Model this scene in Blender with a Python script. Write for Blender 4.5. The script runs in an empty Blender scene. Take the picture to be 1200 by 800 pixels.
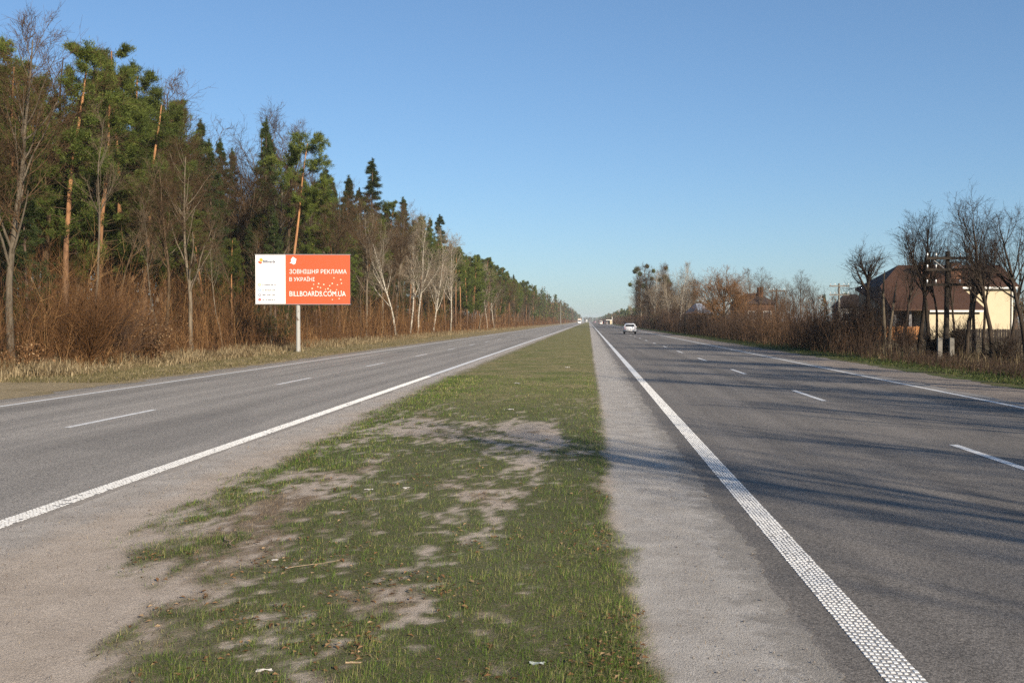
import bpy, bmesh, math
import numpy as np
from mathutils import Vector, Matrix, Euler

R = math.radians
scene = bpy.context.scene
COL = scene.collection

# ------------------------------------------------------------------ camera
F_PX, CX, CY, VPX, VPY, CAM_H = 1200.0, 600.0, 400.0, 690.0, 376.0, 1.85
YAW = math.atan((VPX - CX) / F_PX)
PITCH = -math.atan((CY - VPY) / F_PX)
cam_d = bpy.data.cameras.new('camera')
cam = bpy.data.objects.new('camera', cam_d); COL.objects.link(cam)
cam.location = (0, 0, CAM_H)
cam.rotation_euler = (R(90) + PITCH, 0, YAW)
cam_d.sensor_width = 36.0; cam_d.lens = 36.0 * F_PX / 1200.0
cam_d.clip_start = 0.1; cam_d.clip_end = 30000
scene.camera = cam
CAMROT = Euler((R(90) + PITCH, 0, YAW)).to_matrix()

# ------------------------------------------------------------------ light
SUN_EL = R(22.0)
SUN_AZ = math.atan2(0.60, -0.80)            # azimuth of the sun measured from +Y towards +X
world = bpy.data.worlds.new('World'); scene.world = world; world.use_nodes = True
wn = world.node_tree
bg = wn.nodes['Background']
sky = wn.nodes.new('ShaderNodeTexSky'); sky.sky_type = 'NISHITA'; sky.sun_disc = False
sky.sun_elevation = SUN_EL; sky.sun_rotation = SUN_AZ
sky.altitude = 100; sky.air_density = 1.0; sky.dust_density = 0.45; sky.ozone_density = 4.5
bg.inputs['Strength'].default_value = 0.085
gm = wn.nodes.new('ShaderNodeGamma'); gm.inputs[1].default_value = 0.80      # softer contrast, as in slightly hazy air
tint = wn.nodes.new('ShaderNodeMix'); tint.data_type = 'RGBA'; tint.blend_type = 'MULTIPLY'; tint.inputs[0].default_value = 1.0
tint.inputs[7].default_value = (0.94, 1.09, 1.23, 1)
wn.links.new(sky.outputs[0], gm.inputs[0]); wn.links.new(gm.outputs[0], tint.inputs[6]); wn.links.new(tint.outputs[2], bg.inputs[0])
sun_d = bpy.data.lights.new('sun', 'SUN'); sun = bpy.data.objects.new('sun', sun_d); COL.objects.link(sun)
sun_d.energy = 5.0; sun_d.angle = R(0.53); sun_d.color = (1.0, 0.87, 0.70)
to_sun = Vector((math.sin(SUN_AZ) * math.cos(SUN_EL), math.cos(SUN_AZ) * math.cos(SUN_EL), math.sin(SUN_EL)))
sun.rotation_euler = to_sun.to_track_quat('Z', 'Y').to_euler()
scene.view_settings.view_transform = 'Standard'; scene.view_settings.look = 'None'
scene.view_settings.gamma = 1.0; scene.view_settings.use_curve_mapping = False
scene.view_settings.exposure = 0.80
scene.cycles.use_denoising = False
scene.cycles.sample_clamp_indirect = 2.0; scene.cycles.max_bounces = 5; scene.cycles.diffuse_bounces = 2; scene.cycles.glossy_bounces = 2
scene.cycles.transmission_bounces = 3; scene.cycles.transparent_max_bounces = 6; scene.cycles.volume_bounces = 0

# ------------------------------------------------------------------ helpers
def at(px, X=None, Y=None, py=None, Z=0.0):
    """world point seen at photo column px, at lateral X, at distance Y or on the ground at row py"""
    d = CAMROT @ Vector((px - CX, -((VPY if py is None else py) - CY), -F_PX))
    if py is not None: t = (Z - CAM_H) / d.z
    elif X is not None: t = X / d.x
    else: t = Y / d.y
    return (d.x * t, d.y * t, Z)

def height_at(py, Y):
    d = CAMROT @ Vector((0, -(py - CY), -F_PX))
    return CAM_H + d.z / d.y * Y

def tag(o, label=None, cat=None, group=None, kind=None):
    if label: o['label'] = label
    if cat: o['category'] = cat
    if group: o['group'] = group
    if kind: o['kind'] = kind
    return o

def empty(name, loc=(0, 0, 0), rz=0.0, s=1.0):
    o = bpy.data.objects.new(name, None); COL.objects.link(o)
    o.empty_display_size = 0.3
    o.location = loc; o.rotation_euler = (0, 0, rz); o.scale = (s, s, s)
    return o

def link(name, me, parent=None):
    o = bpy.data.objects.new(name, me); COL.objects.link(o)
    if parent is not None: o.parent = parent
    return o

class MB:
    """collects vertices and faces, builds one mesh"""
    def __init__(s): s.v = []; s.f = []; s.m = []; s.sm = []; s.n = 0; s.attr = []
    def add(s, v, f, mi=0, smooth=False, attr=0.0):
        v = np.asarray(v, np.float32).reshape(-1, 3); f = np.asarray(f, np.int64)
        if len(v) == 0 or len(f) == 0: return
        s.v.append(v); s.f.append(f + s.n); s.n += len(v)
        s.m.append(np.full(len(f), mi, np.int32)); s.sm.append(np.full(len(f), smooth))
        a = np.asarray(attr, np.float32)
        s.attr.append(np.full(len(v), float(a), np.float32) if a.ndim == 0 else a)
    def box(s, lo, hi, mi=0):
        x0, y0, z0 = lo; x1, y1, z1 = hi
        v = [(x0,y0,z0),(x1,y0,z0),(x1,y1,z0),(x0,y1,z0),(x0,y0,z1),(x1,y0,z1),(x1,y1,z1),(x0,y1,z1)]
        s.add(v, [(0,3,2,1),(4,5,6,7),(0,1,5,4),(1,2,6,5),(2,3,7,6),(3,0,4,7)], mi)
    def bar(s, p0, p1, r0, r1=None, n=8, mi=0, smooth=True, caps=True):
        r1 = r0 if r1 is None else r1
        P = np.array([[p0, p1]], np.float32); Rr = np.array([[r0, r1]], np.float32)
        s.tubes(P, Rr, n, mi, smooth)
        if caps:
            v = tube_verts(P, Rr, n)[0]
            s.add(v[0], [tuple(range(n))], mi); s.add(v[1], [tuple(range(n))], mi)
    def tubes(s, P, Rr, S, mi=0, smooth=True, attr=0.0):
        if len(P) == 0: return
        N, K = P.shape[:2]
        V = tube_verts(P, Rr, S)
        idx = np.arange(N * K * S).reshape(N, K, S)
        a = idx[:, :-1, :]; b = np.roll(idx, -1, 2)[:, :-1, :]
        c = np.roll(idx, -1, 2)[:, 1:, :]; d = idx[:, 1:, :]
        q = np.stack([a, b, c, d], -1).reshape(-1, 4)
        aa = np.asarray(attr, np.float32)
        if aa.ndim: aa = np.repeat(aa, K * S)
        s.add(V.reshape(-1, 3), q, mi, smooth, aa)
    def mesh(s, name, mats, use_attr=None):
        me = bpy.data.meshes.new(name)
        V = np.concatenate(s.v); me.vertices.add(len(V)); me.vertices.foreach_set('co', V.ravel())
        loops = np.concatenate([f.ravel() for f in s.f]).astype(np.int32)
        sizes = np.concatenate([np.full(len(f), f.shape[1], np.int32) for f in s.f])
        starts = np.concatenate([[0], np.cumsum(sizes)[:-1]]).astype(np.int32)
        me.loops.add(len(loops)); me.loops.foreach_set('vertex_index', loops)
        me.polygons.add(len(sizes)); me.polygons.foreach_set('loop_start', starts)
        me.polygons.foreach_set('material_index', np.concatenate(s.m))
        me.polygons.foreach_set('use_smooth', np.concatenate(s.sm))
        for m in (mats if isinstance(mats, (list, tuple)) else [mats]): me.materials.append(m)
        if use_attr:
            a = me.attributes.new(use_attr, 'FLOAT', 'POINT'); a.data.foreach_set('value', np.concatenate(s.attr))
        me.update(calc_edges=True)
        return me
    def obj(s, name, mats, parent=None, use_attr=None):
        return link(name, s.mesh(name, mats, use_attr), parent)

def nrm(v): return v / np.maximum(np.linalg.norm(v, axis=-1, keepdims=True), 1e-9)

def tube_verts(P, Rr, S):
    T = np.empty_like(P); T[:, 1:-1] = P[:, 2:] - P[:, :-2]; T[:, 0] = P[:, 1] - P[:, 0]; T[:, -1] = P[:, -1] - P[:, -2]
    T = nrm(T)
    mean = nrm(P[:, -1] - P[:, 0])
    ref = np.where(np.abs(mean[:, 2:3]) > 0.8, np.array([[1.0, 0, 0]]), np.array([[0, 0, 1.0]]))
    U = nrm(np.cross(T, ref[:, None, :])); W = np.cross(T, U)
    a = np.arange(S) * 2 * math.pi / S
    return (P[:, :, None, :] + Rr[:, :, None, None] * (U[:, :, None, :] * np.cos(a)[None, None, :, None] + W[:, :, None, :] * np.sin(a)[None, None, :, None]))

def perp_dirs(T, rng):
    r = rng.normal(size=T.shape); r -= (r * T).sum(-1, keepdims=True) * T
    return nrm(r)

def polyline(start, d, L, K, wob, up, rng):
    """grow N curves: start (N,3), direction (N,3), length (N)"""
    N = len(start); P = np.zeros((N, K, 3)); P[:, 0] = start; d = nrm(d.copy())
    for k in range(1, K):
        d = nrm(d + rng.normal(size=(N, 3)) * wob + np.array([0, 0, up]))
        P[:, k] = P[:, k - 1] + d * (L / (K - 1))[:, None]
    return P

def sprout(P, Rr, n, t0, t1, ang, lf, K, wob, up, rng, rk=0.6, rmin=0.004, flat=0.0, strat=False):
    """children along parents; ang=(lo,hi) degrees; lf(t,parent_len)->length"""
    N, KP = P.shape[:2]
    par = np.repeat(np.arange(N), n); M = len(par)
    t = rng.uniform(t0, t1, M) if not strat else t0 + (t1 - t0) * (np.tile(np.arange(n), N) + rng.random(M)) / n; x = t * (KP - 1); i = np.minimum(x.astype(int), KP - 2); fr = (x - i)[:, None]
    st = P[par, i] * (1 - fr) + P[par, i + 1] * fr
    rr = Rr[par, i] * (1 - fr[:, 0]) + Rr[par, i + 1] * fr[:, 0]
    T = nrm(P[par, i + 1] - P[par, i])
    a = np.radians(rng.uniform(ang[0], ang[1], M))[:, None]
    pd = perp_dirs(T, rng)
    if flat: pd = nrm(pd * np.array([1, 1, 1 - flat]))
    d = T * np.cos(a) + pd * np.sin(a)
    plen = np.linalg.norm(P[:, 1:] - P[:, :-1], axis=-1).sum(1)[par]
    L = lf(t, plen) * rng.uniform(0.7, 1.25, M)
    Q = polyline(st, d, L, K, wob, up, rng)
    r0 = np.maximum(rr * rk, rmin)
    RQ = r0[:, None] * np.linspace(1, 0.35, K)[None, :]
    return Q, np.maximum(RQ, rmin * 0.6)

def blades(C, D, L, Wd, rng):
    """thin single triangles at C along D"""
    side = perp_dirs(D, rng)
    v = np.stack([C - side * Wd[:, None] * .5, C + side * Wd[:, None] * .5, C + D * L[:, None]], 1)
    n = len(C)
    return v.reshape(-1, 3), np.arange(n * 3).reshape(n, 3)

_ng = {}
def vnoise(x, y, seed=0):
    if seed not in _ng: _ng[seed] = np.random.default_rng(1000 + seed).random((256, 256))
    G = _ng[seed]
    xi = np.floor(x).astype(int); yi = np.floor(y).astype(int); fx = x - xi; fy = y - yi
    fx = fx * fx * (3 - 2 * fx); fy = fy * fy * (3 - 2 * fy)
    a = G[xi % 256, yi % 256]; b = G[(xi + 1) % 256, yi % 256]; c = G[xi % 256, (yi + 1) % 256]; d = G[(xi + 1) % 256, (yi + 1) % 256]
    return (a * (1 - fx) + b * fx) * (1 - fy) + (c * (1 - fx) + d * fx) * fy
def fbm(x, y, seed=0, oct=4):
    s = 0; a = 0.5; tot = 0
    for o in range(oct):
        s = s + a * vnoise(x * 2 ** o + 17.3 * o, y * 2 ** o + 5.1 * o, seed + o); tot += a; a *= 0.55
    return s / tot
def sstep(a, b, x):
    t = np.clip((x - a) / (b - a), 0, 1); return t * t * (3 - 2 * t)

# ------------------------------------------------------------------ materials
class NT:
    def __init__(s, name):
        s.m = bpy.data.materials.new(name); s.m.use_nodes = True; s.t = s.m.node_tree
        s.b = s.t.nodes['Principled BSDF']; s.out = s.t.nodes['Material Output']
    def n(s, typ, **kw):
        nd = s.t.nodes.new(typ)
        for k, v in kw.items(): setattr(nd, k, v)
        return nd
    def l(s, a, b): s.t.links.new(a, b)
    def coord(s, scale=(1, 1, 1), which='Object', rot=(0, 0, 0)):
        c = s.n('ShaderNodeTexCoord'); mp = s.n('ShaderNodeMapping')
        mp.inputs['Scale'].default_value = scale; mp.inputs['Rotation'].default_value = rot
        s.l(c.outputs[which], mp.inputs[0]); return mp.outputs[0]
    def noise(s, vec, scale, detail=4, rough=0.55, out=0):
        nd = s.n('ShaderNodeTexNoise'); nd.inputs['Scale'].default_value = scale
        nd.inputs['Detail'].default_value = detail; nd.inputs['Roughness'].default_value = rough
        s.l(vec, nd.inputs['Vector']); return nd.outputs[out]
    def ramp(s, fac, stops, interp='LINEAR'):
        nd = s.n('ShaderNodeValToRGB'); cr = nd.color_ramp; cr.interpolation = interp
        while len(cr.elements) < len(stops): cr.elements.new(0.5)
        for e, (p, c) in zip(cr.elements, stops):
            e.position = p; e.color = (*c, 1) if len(c) == 3 else c
        s.l(fac, nd.inputs[0]); return nd.outputs[0]
    def mix(s, fac, a, b, mode='MIX'):
        nd = s.n('ShaderNodeMix', data_type='RGBA', blend_type=mode)
        for sock, v in ((nd.inputs[0], fac), (nd.inputs[6], a), (nd.inputs[7], b)):
            if isinstance(v, (int, float)): sock.default_value = v
            elif isinstance(v, tuple): sock.default_value = (*v, 1)
            else: s.l(v, sock)
        return nd.outputs[2]
    def math(s, op, a, b=0.0, clamp=False):
        nd = s.n('ShaderNodeMath', operation=op, use_clamp=clamp)
        for sock, v in ((nd.inputs[0], a), (nd.inputs[1], b)):
            if isinstance(v, (int, float)): sock.default_value = v
            else: s.l(v, sock)
        return nd.outputs[0]
    def rng(s, v, a, b, c=0.0, d=1.0):
        nd = s.n('ShaderNodeMapRange'); s.l(v, nd.inputs[0])
        for k, x in zip((1, 2, 3, 4), (a, b, c, d)): nd.inputs[k].default_value = x
        return nd.outputs[0]
    def attr(s, name):
        nd = s.n('ShaderNodeAttribute', attribute_name=name); return nd.outputs['Fac']
    def rand(s): return s.n('ShaderNodeObjectInfo').outputs['Random']
    def bump(s, h, strength=0.4, dist=0.01):
        nd = s.n('ShaderNodeBump'); nd.inputs['Strength'].default_value = strength; nd.inputs['Distance'].default_value = dist
        s.l(h, nd.inputs['Height']); s.l(nd.outputs[0], s.b.inputs['Normal'])
    def fin(s, col, rough=0.8, spec=0.3, metal=0.0):
        if isinstance(col, tuple): s.b.inputs['Base Color'].default_value = (*col, 1)
        else: s.l(col, s.b.inputs['Base Color'])
        if isinstance(rough, (int, float)): s.b.inputs['Roughness'].default_value = rough
        else: s.l(rough, s.b.inputs['Roughness'])
        s.b.inputs['Specular IOR Level'].default_value = spec; s.b.inputs['Metallic'].default_value = metal
        return s.m
    def sep(s, vec):
        nd = s.n('ShaderNodeSeparateXYZ'); s.l(vec, nd.inputs[0]); return nd.outputs

def mk_plain(name, col, rough=0.6, spec=0.3, var=0.25, scale=6.0, metal=0.0):
    t = NT(name); v = t.coord(); n = t.noise(v, scale, 5)
    c = t.mix(t.rng(n, 0.3, 0.7), tuple(x * (1 - var) for x in col), tuple(min(1, x * (1 + var)) for x in col))
    return t.fin(c, rough, spec, metal)

def mk_bark(name, dark, light, hue=None, zs=(0.0, 1.0), topcol=None, scale=7):
    t = NT(name); v = t.coord((1, 1, 0.22)); n = t.noise(v, scale, 6, 0.65)
    c = t.mix(t.rng(n, 0.35, 0.65), dark, light)
    if topcol:
        z = t.sep(t.coord())[2]; zz = t.math('ADD', z, t.rng(t.noise(t.coord(), 0.8, 3), 0, 1, -2, 2))
        c = t.mix(t.rng(zz, zs[0], zs[1]), c, t.mix(t.rng(n, 0.35, 0.65), tuple(x * .6 for x in topcol), topcol))
    r = t.rng(t.rand(), 0, 1, 0.7, 1.3)
    c = t.mix(1.0, c, r, 'MULTIPLY')
    t.bump(n, 0.8, 0.03)
    return t.fin(c, 0.9, 0.15)

def mk_leaf(name, a, b, c3=None, trans=0.25, objvar=0.3):
    """foliage: colour differs from clump to clump (attribute) and from tree to tree"""
    t = NT(name); k = t.attr('tint')
    c = t.ramp(k, [(0.0, a), (0.6, b), (1.0, c3 or b)])
    r = t.rng(t.rand(), 0, 1, 1 - objvar, 1 + objvar)
    c = t.mix(1.0, c, r, 'MULTIPLY')
    t.fin(c, 0.65, 0.2)
    if trans:
        tr = t.n('ShaderNodeBsdfTranslucent'); t.l(c, tr.inputs[0])
        mx = t.n('ShaderNodeMixShader'); mx.inputs[0].default_value = trans
        t.l(t.b.outputs[0], mx.inputs[1]); t.l(tr.outputs[0], mx.inputs[2]); t.l(mx.outputs[0], t.out.inputs['Surface'])
    return t.m

def mk_asphalt(name, base, warm, sand, edge_at, edge_w):
    """worn asphalt: aggregate specks, long wheel-track wear, cracks, dust near the given edge"""
    t = NT(name); v = t.coord()
    sp = t.noise(v, 260, 2, 0.6); sp2 = t.noise(v, 90, 3, 0.6); sp3 = t.noise(v, 38, 2, 0.6)
    big = t.noise(t.coord((1.0, 0.12, 1)), 0.9, 5, 0.6)
    mid = t.noise(v, 1.7, 5, 0.6)
    c = t.mix(t.rng(big, 0.3, 0.7), base, warm)
    c = t.mix(t.rng(mid, 0.35, 0.75, 0, 0.45), c, tuple(x * 1.35 for x in base))
    spk = t.math('ADD', t.math('MULTIPLY', sp, .5), t.math('ADD', t.math('MULTIPLY', sp2, .35), t.math('MULTIPLY', sp3, .25)))
    c = t.mix(1.0, c, t.rng(spk, 0.36, 0.74, 0.25, 1.85), 'MULTIPLY')
    vg = t.n('ShaderNodeTexVoronoi'); vg.inputs['Scale'].default_value = 85.0; t.l(v, vg.inputs['Vector'])
    vr = t.sep(vg.outputs['Color'])[0]
    c = t.mix(1.0, c, t.rng(vr, 0, 1, .55, 1.5), 'MULTIPLY')
    trk = t.noise(t.coord((1.0, 0.015, 1)), 1.6, 3, .5); c = t.mix(1.0, c, t.rng(trk, .35, .65, .82, 1.13), 'MULTIPLY')
    pat = t.noise(t.coord((1.0, 0.3, 1)), .35, 2, .4); c = t.mix(t.rng(pat, .58, .62, 0, .16), c, (0.075, 0.072, 0.068))
    x, y, z = t.sep(v)
    wob = t.rng(t.noise(t.coord((1, 0.35, 1)), 2.2, 6, 0.65), 0.2, 0.8, -0.35, 0.35)
    for e, w in zip(edge_at, edge_w):
        dd = t.math('SUBTRACT', t.math('ABSOLUTE', t.math('SUBTRACT', x, e)), t.math('MULTIPLY', wob, w * 1.6))
        c = t.mix(t.math('MULTIPLY', t.rng(dd, 0.0, w, 1, 0), t.rng(sp2, .3, .6, .55, 1.0)), c, sand)
    # hairline cracks
    vo = t.n('ShaderNodeTexVoronoi', feature='DISTANCE_TO_EDGE'); vo.inputs['Scale'].default_value = 0.22
    wv = t.n('ShaderNodeVectorMath', operation='ADD'); t.l(v, wv.inputs[0])
    nz = t.n('ShaderNodeTexNoise'); nz.inputs['Scale'].default_value = 1.3; nz.inputs['Detail'].default_value = 5; t.l(v, nz.inputs['Vector'])
    sc = t.n('ShaderNodeVectorMath', operation='SCALE'); sc.inputs['Scale'].default_value = 1.6; t.l(nz.outputs[1], sc.inputs[0]); t.l(sc.outputs[0], wv.inputs[1])
    t.l(wv.outputs[0], vo.inputs['Vector'])
    cr = t.math('MULTIPLY', t.rng(vo.outputs[0], 0.0, 0.006, 0.5, 0.0), t.rng(mid, .48, .60, 0, 1))
    c = t.mix(cr, c, (0.025, 0.024, 0.023))
    t.bump(t.math('ADD', sp2, t.math('MULTIPLY', sp, .6)), 0.55, 0.012)
    return t.fin(c, t.rng(sp2, .3, .7, .72, .95), 0.25)

def mk_gravel(name, a, b, c3, scale=1.0):
    t = NT(name); v = t.coord()
    n1 = t.noise(v, 1.3 * scale, 6, 0.62); n2 = t.noise(v, 60, 3, 0.65); n3 = t.noise(v, 210, 2, .6)
    c = t.mix(t.rng(n1, 0.32, 0.68), a, b); c = t.mix(t.rng(t.noise(t.coord((1, .3, 1)), 0.7, 5), .5, .72), c, c3)
    k = t.math('ADD', t.math('MULTIPLY', n2, .6), t.math('MULTIPLY', n3, .4))
    c = t.mix(1.0, c, t.rng(k, .34, .68, .45, 1.5), 'MULTIPLY')
    t.bump(t.math('ADD', n2, n3), 0.7, 0.015)
    return t.fin(c, 0.95, 0.15)

M = {}
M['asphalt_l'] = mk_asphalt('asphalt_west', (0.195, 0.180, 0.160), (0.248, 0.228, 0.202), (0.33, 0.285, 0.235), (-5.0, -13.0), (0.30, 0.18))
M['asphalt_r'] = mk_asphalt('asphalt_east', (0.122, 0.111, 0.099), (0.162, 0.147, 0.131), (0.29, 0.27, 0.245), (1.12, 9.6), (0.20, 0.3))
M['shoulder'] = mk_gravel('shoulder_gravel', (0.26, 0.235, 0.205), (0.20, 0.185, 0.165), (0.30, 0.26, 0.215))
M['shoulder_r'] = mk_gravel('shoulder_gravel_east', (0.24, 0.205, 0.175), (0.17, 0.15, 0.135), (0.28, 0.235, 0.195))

def mk_paint(name, worn):
    t = NT(name); v = t.coord(); n = t.noise(v, 9, 6, .7); n2 = t.noise(v, 70, 3, .7)
    k = t.math('ADD', t.math('MULTIPLY', n, .6), t.math('MULTIPLY', n2, .4))
    c = t.mix(t.rng(k, .46 + worn * .08, .30 + worn * .16), (0.70, 0.70, 0.68), (0.30, 0.29, 0.275))
    c = t.mix(t.rng(t.noise(v, .5, 3), .35, .7, 0, .25), c, (0.45, 0.43, 0.40))
    t.bump(n2, .3, .004)
    return t.fin(c, 0.6, 0.3)
M['paint'] = mk_paint('road_paint', 0.0)
M['paint_ghost'] = mk_plain('road_paint_ghost', (0.27, 0.26, 0.245), .8, .2, .3, 40)
M['paint_worn'] = mk_paint('road_paint_worn', 0.55)

def mk_median():
    t = NT('median_soil'); v = t.coord()
    n1 = t.noise(v, 2.0, 6, .65); n2 = t.noise(v, 45, 5, .75); n3 = t.noise(v, 120, 3, .65); n4 = t.noise(v, 240, 2, .6)
    g = t.attr('grass'); d = t.attr('dead'); gr = t.attr('grey'); g2 = t.attr('far')
    sand = t.mix(t.rng(n1, .3, .7), (0.34, 0.284, 0.228), (0.45, 0.385, 0.318))
    grey = t.mix(t.rng(n1, .35, .65), (0.30, 0.278, 0.250), (0.41, 0.385, 0.350))
    xx = t.sep(v)[0]; wb = t.rng(t.noise(v, 3.0, 6, .7), .25, .75, -.32, .32)
    grey = t.mix(t.rng(t.math('ADD', xx, wb), .92, 1.22, 0, .75), grey, (0.215, 0.20, 0.18))
    grey = t.mix(t.math('MULTIPLY', t.rng(t.math('ABSOLUTE', t.math('SUBTRACT', t.math('ADD', xx, wb), 1.0)), 0, .06, .8, 0), t.rng(n2, .4, .6)), grey, (0.44, 0.42, 0.39))
    c = t.mix(gr, sand, grey)
    dead = t.mix(t.rng(n2, .35, .65), (0.050, 0.034, 0.022), (0.28, 0.21, 0.135))  # dark end stands in for the shadow between matted stalks
    dk = t.math('MULTIPLY', d, t.rng(n2, .28, .52, .35, 1.0))
    c = t.mix(dk, c, dead)
    green = t.mix(t.rng(n2, .38, .62), (0.024, 0.027, 0.009), (0.105, 0.120, 0.036))  # ground under the blades darkened: shade between them painted in for depth
    gk = t.math('MULTIPLY', g, t.rng(n2, .30, .55, .4, 1.0))
    c = t.mix(gk, c, green)
    # further off the turf is seen as a whole: short mown grass, partly straw
    fa = t.mix(t.rng(t.noise(v, .55, 6, .7), .36, .62), (0.125, 0.142, 0.042), (0.25, 0.205, 0.105))
    fa = t.mix(t.rng(t.noise(t.coord((1, .5, 1)), 6, 5, .7), .46, .70), fa, (0.080, 0.082, 0.030))
    c = t.mix(t.math('MULTIPLY', g2, t.math('SUBTRACT', 1.0, gr, True)), c, fa)
    k = t.math('ADD', t.math('MULTIPLY', n3, .6), t.math('MULTIPLY', n4, .4))
    c = t.mix(1.0, c, t.rng(k, .34, .68, .42, 1.6), 'MULTIPLY')
    t.bump(t.math('ADD', n3, t.math('MULTIPLY', n2, 1.0)), .8, .012)
    return t.fin(c, 0.95, 0.12)
M['median'] = mk_median()

def mk_ground():
    t = NT('ground_soil'); v = t.coord(); n1 = t.noise(v, .35, 6, .65); n2 = t.noise(v, 5, 6, .7); n3 = t.noise(v, 40, 3, .7)
    c = t.mix(t.rng(n1, .35, .65), (0.085, 0.055, 0.034), (0.15, 0.105, 0.062))
    c = t.mix(t.rng(n2, .42, .66), c, (0.20, 0.145, 0.085))
    c = t.mix(1.0, c, t.rng(n3, .3, .7, .55, 1.45), 'MULTIPLY'); t.bump(n2, .8, .1)
    return t.fin(c, 1.0, 0.1)
M['ground'] = mk_ground()
def mk_verge(name, green, straw, dark, bias):
    t = NT(name); v = t.coord(); n1 = t.noise(t.coord((1, .4, 1)), .9, 6, .68); n2 = t.noise(v, 11, 6, .7); n3 = t.noise(v, 55, 3, .7)
    c = t.mix(t.rng(n1, bias - .14, bias + .14), green, straw); c = t.mix(t.rng(n2, .48, .7), c, dark)
    c = t.mix(1.0, c, t.rng(n3, .3, .7, .55, 1.5), 'MULTIPLY'); t.bump(n2, .9, .05)
    return t.fin(c, 1.0, 0.1)
M['verge_l'] = mk_verge('verge_turf_west', (0.160, 0.128, 0.065), (0.29, 0.23, 0.14), (0.12, 0.095, 0.052), .36)
M['verge_r'] = mk_verge('verge_turf_east', (0.060, 0.085, 0.026), (0.15, 0.115, 0.06), (0.05, 0.045, 0.022), .56)
M['field'] = mk_verge('field_soil', (0.09, 0.08, 0.04), (0.17, 0.125, 0.075), (0.07, 0.05, 0.03), .5)

M['bark_brown'] = mk_bark('bark_brown', (0.034, 0.023, 0.013), (0.105, 0.072, 0.042))
M['bark_grey'] = mk_bark('bark_grey', (0.065, 0.053, 0.037), (0.155, 0.127, 0.092))
M['bark_dark'] = mk_bark('bark_dark', (0.016, 0.012, 0.009), (0.048, 0.036, 0.026))
M['twig_brown'] = mk_bark('twig_brown', (0.045, 0.027, 0.014), (0.098, 0.062, 0.032))
M['twig_grey'] = mk_bark('twig_grey', (0.066, 0.046, 0.028), (0.125, 0.094, 0.060))
M['twig_dark'] = mk_bark('twig_dark', (0.026, 0.019, 0.015), (0.060, 0.045, 0.036))
M['bark_pine'] = mk_bark('bark_pine', (0.055, 0.035, 0.023), (0.145, 0.092, 0.057), topcol=(0.36, 0.180, 0.082), zs=(3.5, 9.5))
M['bark_spruce'] = mk_bark('bark_spruce', (0.05, 0.035, 0.027), (0.13, 0.09, 0.065))
def mk_birch():
    t = NT('bark_birch'); v = t.coord((1, 1, 2.5)); n = t.noise(v, 7, 5, .7)
    c = t.mix(t.rng(n, .50, .58), (0.42, 0.38, 0.31), (0.07, 0.058, 0.045))
    z = t.sep(t.coord())[2]
    c = t.mix(t.rng(z, 1.6, 0.0), c, (0.15, 0.12, 0.085)); return t.fin(c, .8, .2)
M['bark_birch'] = mk_birch()
M['twig_birch'] = mk_bark('twig_birch', (0.14, 0.108, 0.075), (0.30, 0.25, 0.185))
M['needle_pine'] = mk_leaf('needle_pine', (0.030, 0.046, 0.010), (0.082, 0.108, 0.019), (0.150, 0.170, 0.034))
M['needle_spruce'] = mk_leaf('needle_spruce', (0.018, 0.032, 0.010), (0.045, 0.066, 0.018), (0.085, 0.105, 0.028))
M['needle_far'] = mk_leaf('needle_far', (0.028, 0.042, 0.013), (0.062, 0.084, 0.022), (0.10, 0.115, 0.032), objvar=0)
M['mistletoe'] = mk_leaf('mistletoe_leaf', (0.045, 0.06, 0.018), (0.09, 0.105, 0.03), (0.14, 0.14, 0.05))
M['stem_red'] = mk_leaf('stem_red', (0.048, 0.023, 0.009), (0.128, 0.062, 0.022), (0.28, 0.165, 0.070), trans=0)
M['stem_right'] = mk_leaf('stem_right', (0.038, 0.024, 0.016), (0.10, 0.058, 0.033), (0.24, 0.135, 0.068), trans=0)
M['stem_dark'] = mk_leaf('stem_dark', (0.018, 0.013, 0.010), (0.045, 0.030, 0.020), (0.08, 0.055, 0.035), trans=0)
M['leaf_dry'] = mk_leaf('leaf_dry', (0.09, 0.050, 0.024), (0.21, 0.115, 0.052), (0.40, 0.28, 0.16), trans=.2)
M['straw'] = mk_leaf('straw', (0.10, 0.072, 0.036), (0.22, 0.165, 0.088), (0.40, 0.32, 0.19), trans=.2)
M['grass'] = mk_leaf('grass_blade', (0.040, 0.072, 0.010), (0.135, 0.235, 0.028), (0.40, 0.36, 0.14), trans=.35, objvar=0)
M['verge_blade'] = mk_leaf('verge_blade', (0.085, 0.080, 0.030), (0.165, 0.138, 0.066), (0.30, 0.24, 0.14), trans=.3, objvar=0)
M['verge_green'] = mk_leaf('verge_green', (0.035, 0.050, 0.013), (0.080, 0.105, 0.026), (0.21, 0.175, 0.085), trans=.3, objvar=0)
M['thatch'] = mk_leaf('dead_thatch', (0.055, 0.034, 0.020), (0.17, 0.115, 0.065), (0.42, 0.33, 0.20), trans=.2, objvar=0)

# ------------------------------------------------------------------ ground, roads
LX_IN, LX_DASH, LX_OUT = -5.34, -9.03, -12.70
RX_IN, RX_DASH, RX_OUT = 1.63, 5.44, 9.22
Y0, YF = -30.0, 5200.0

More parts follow.
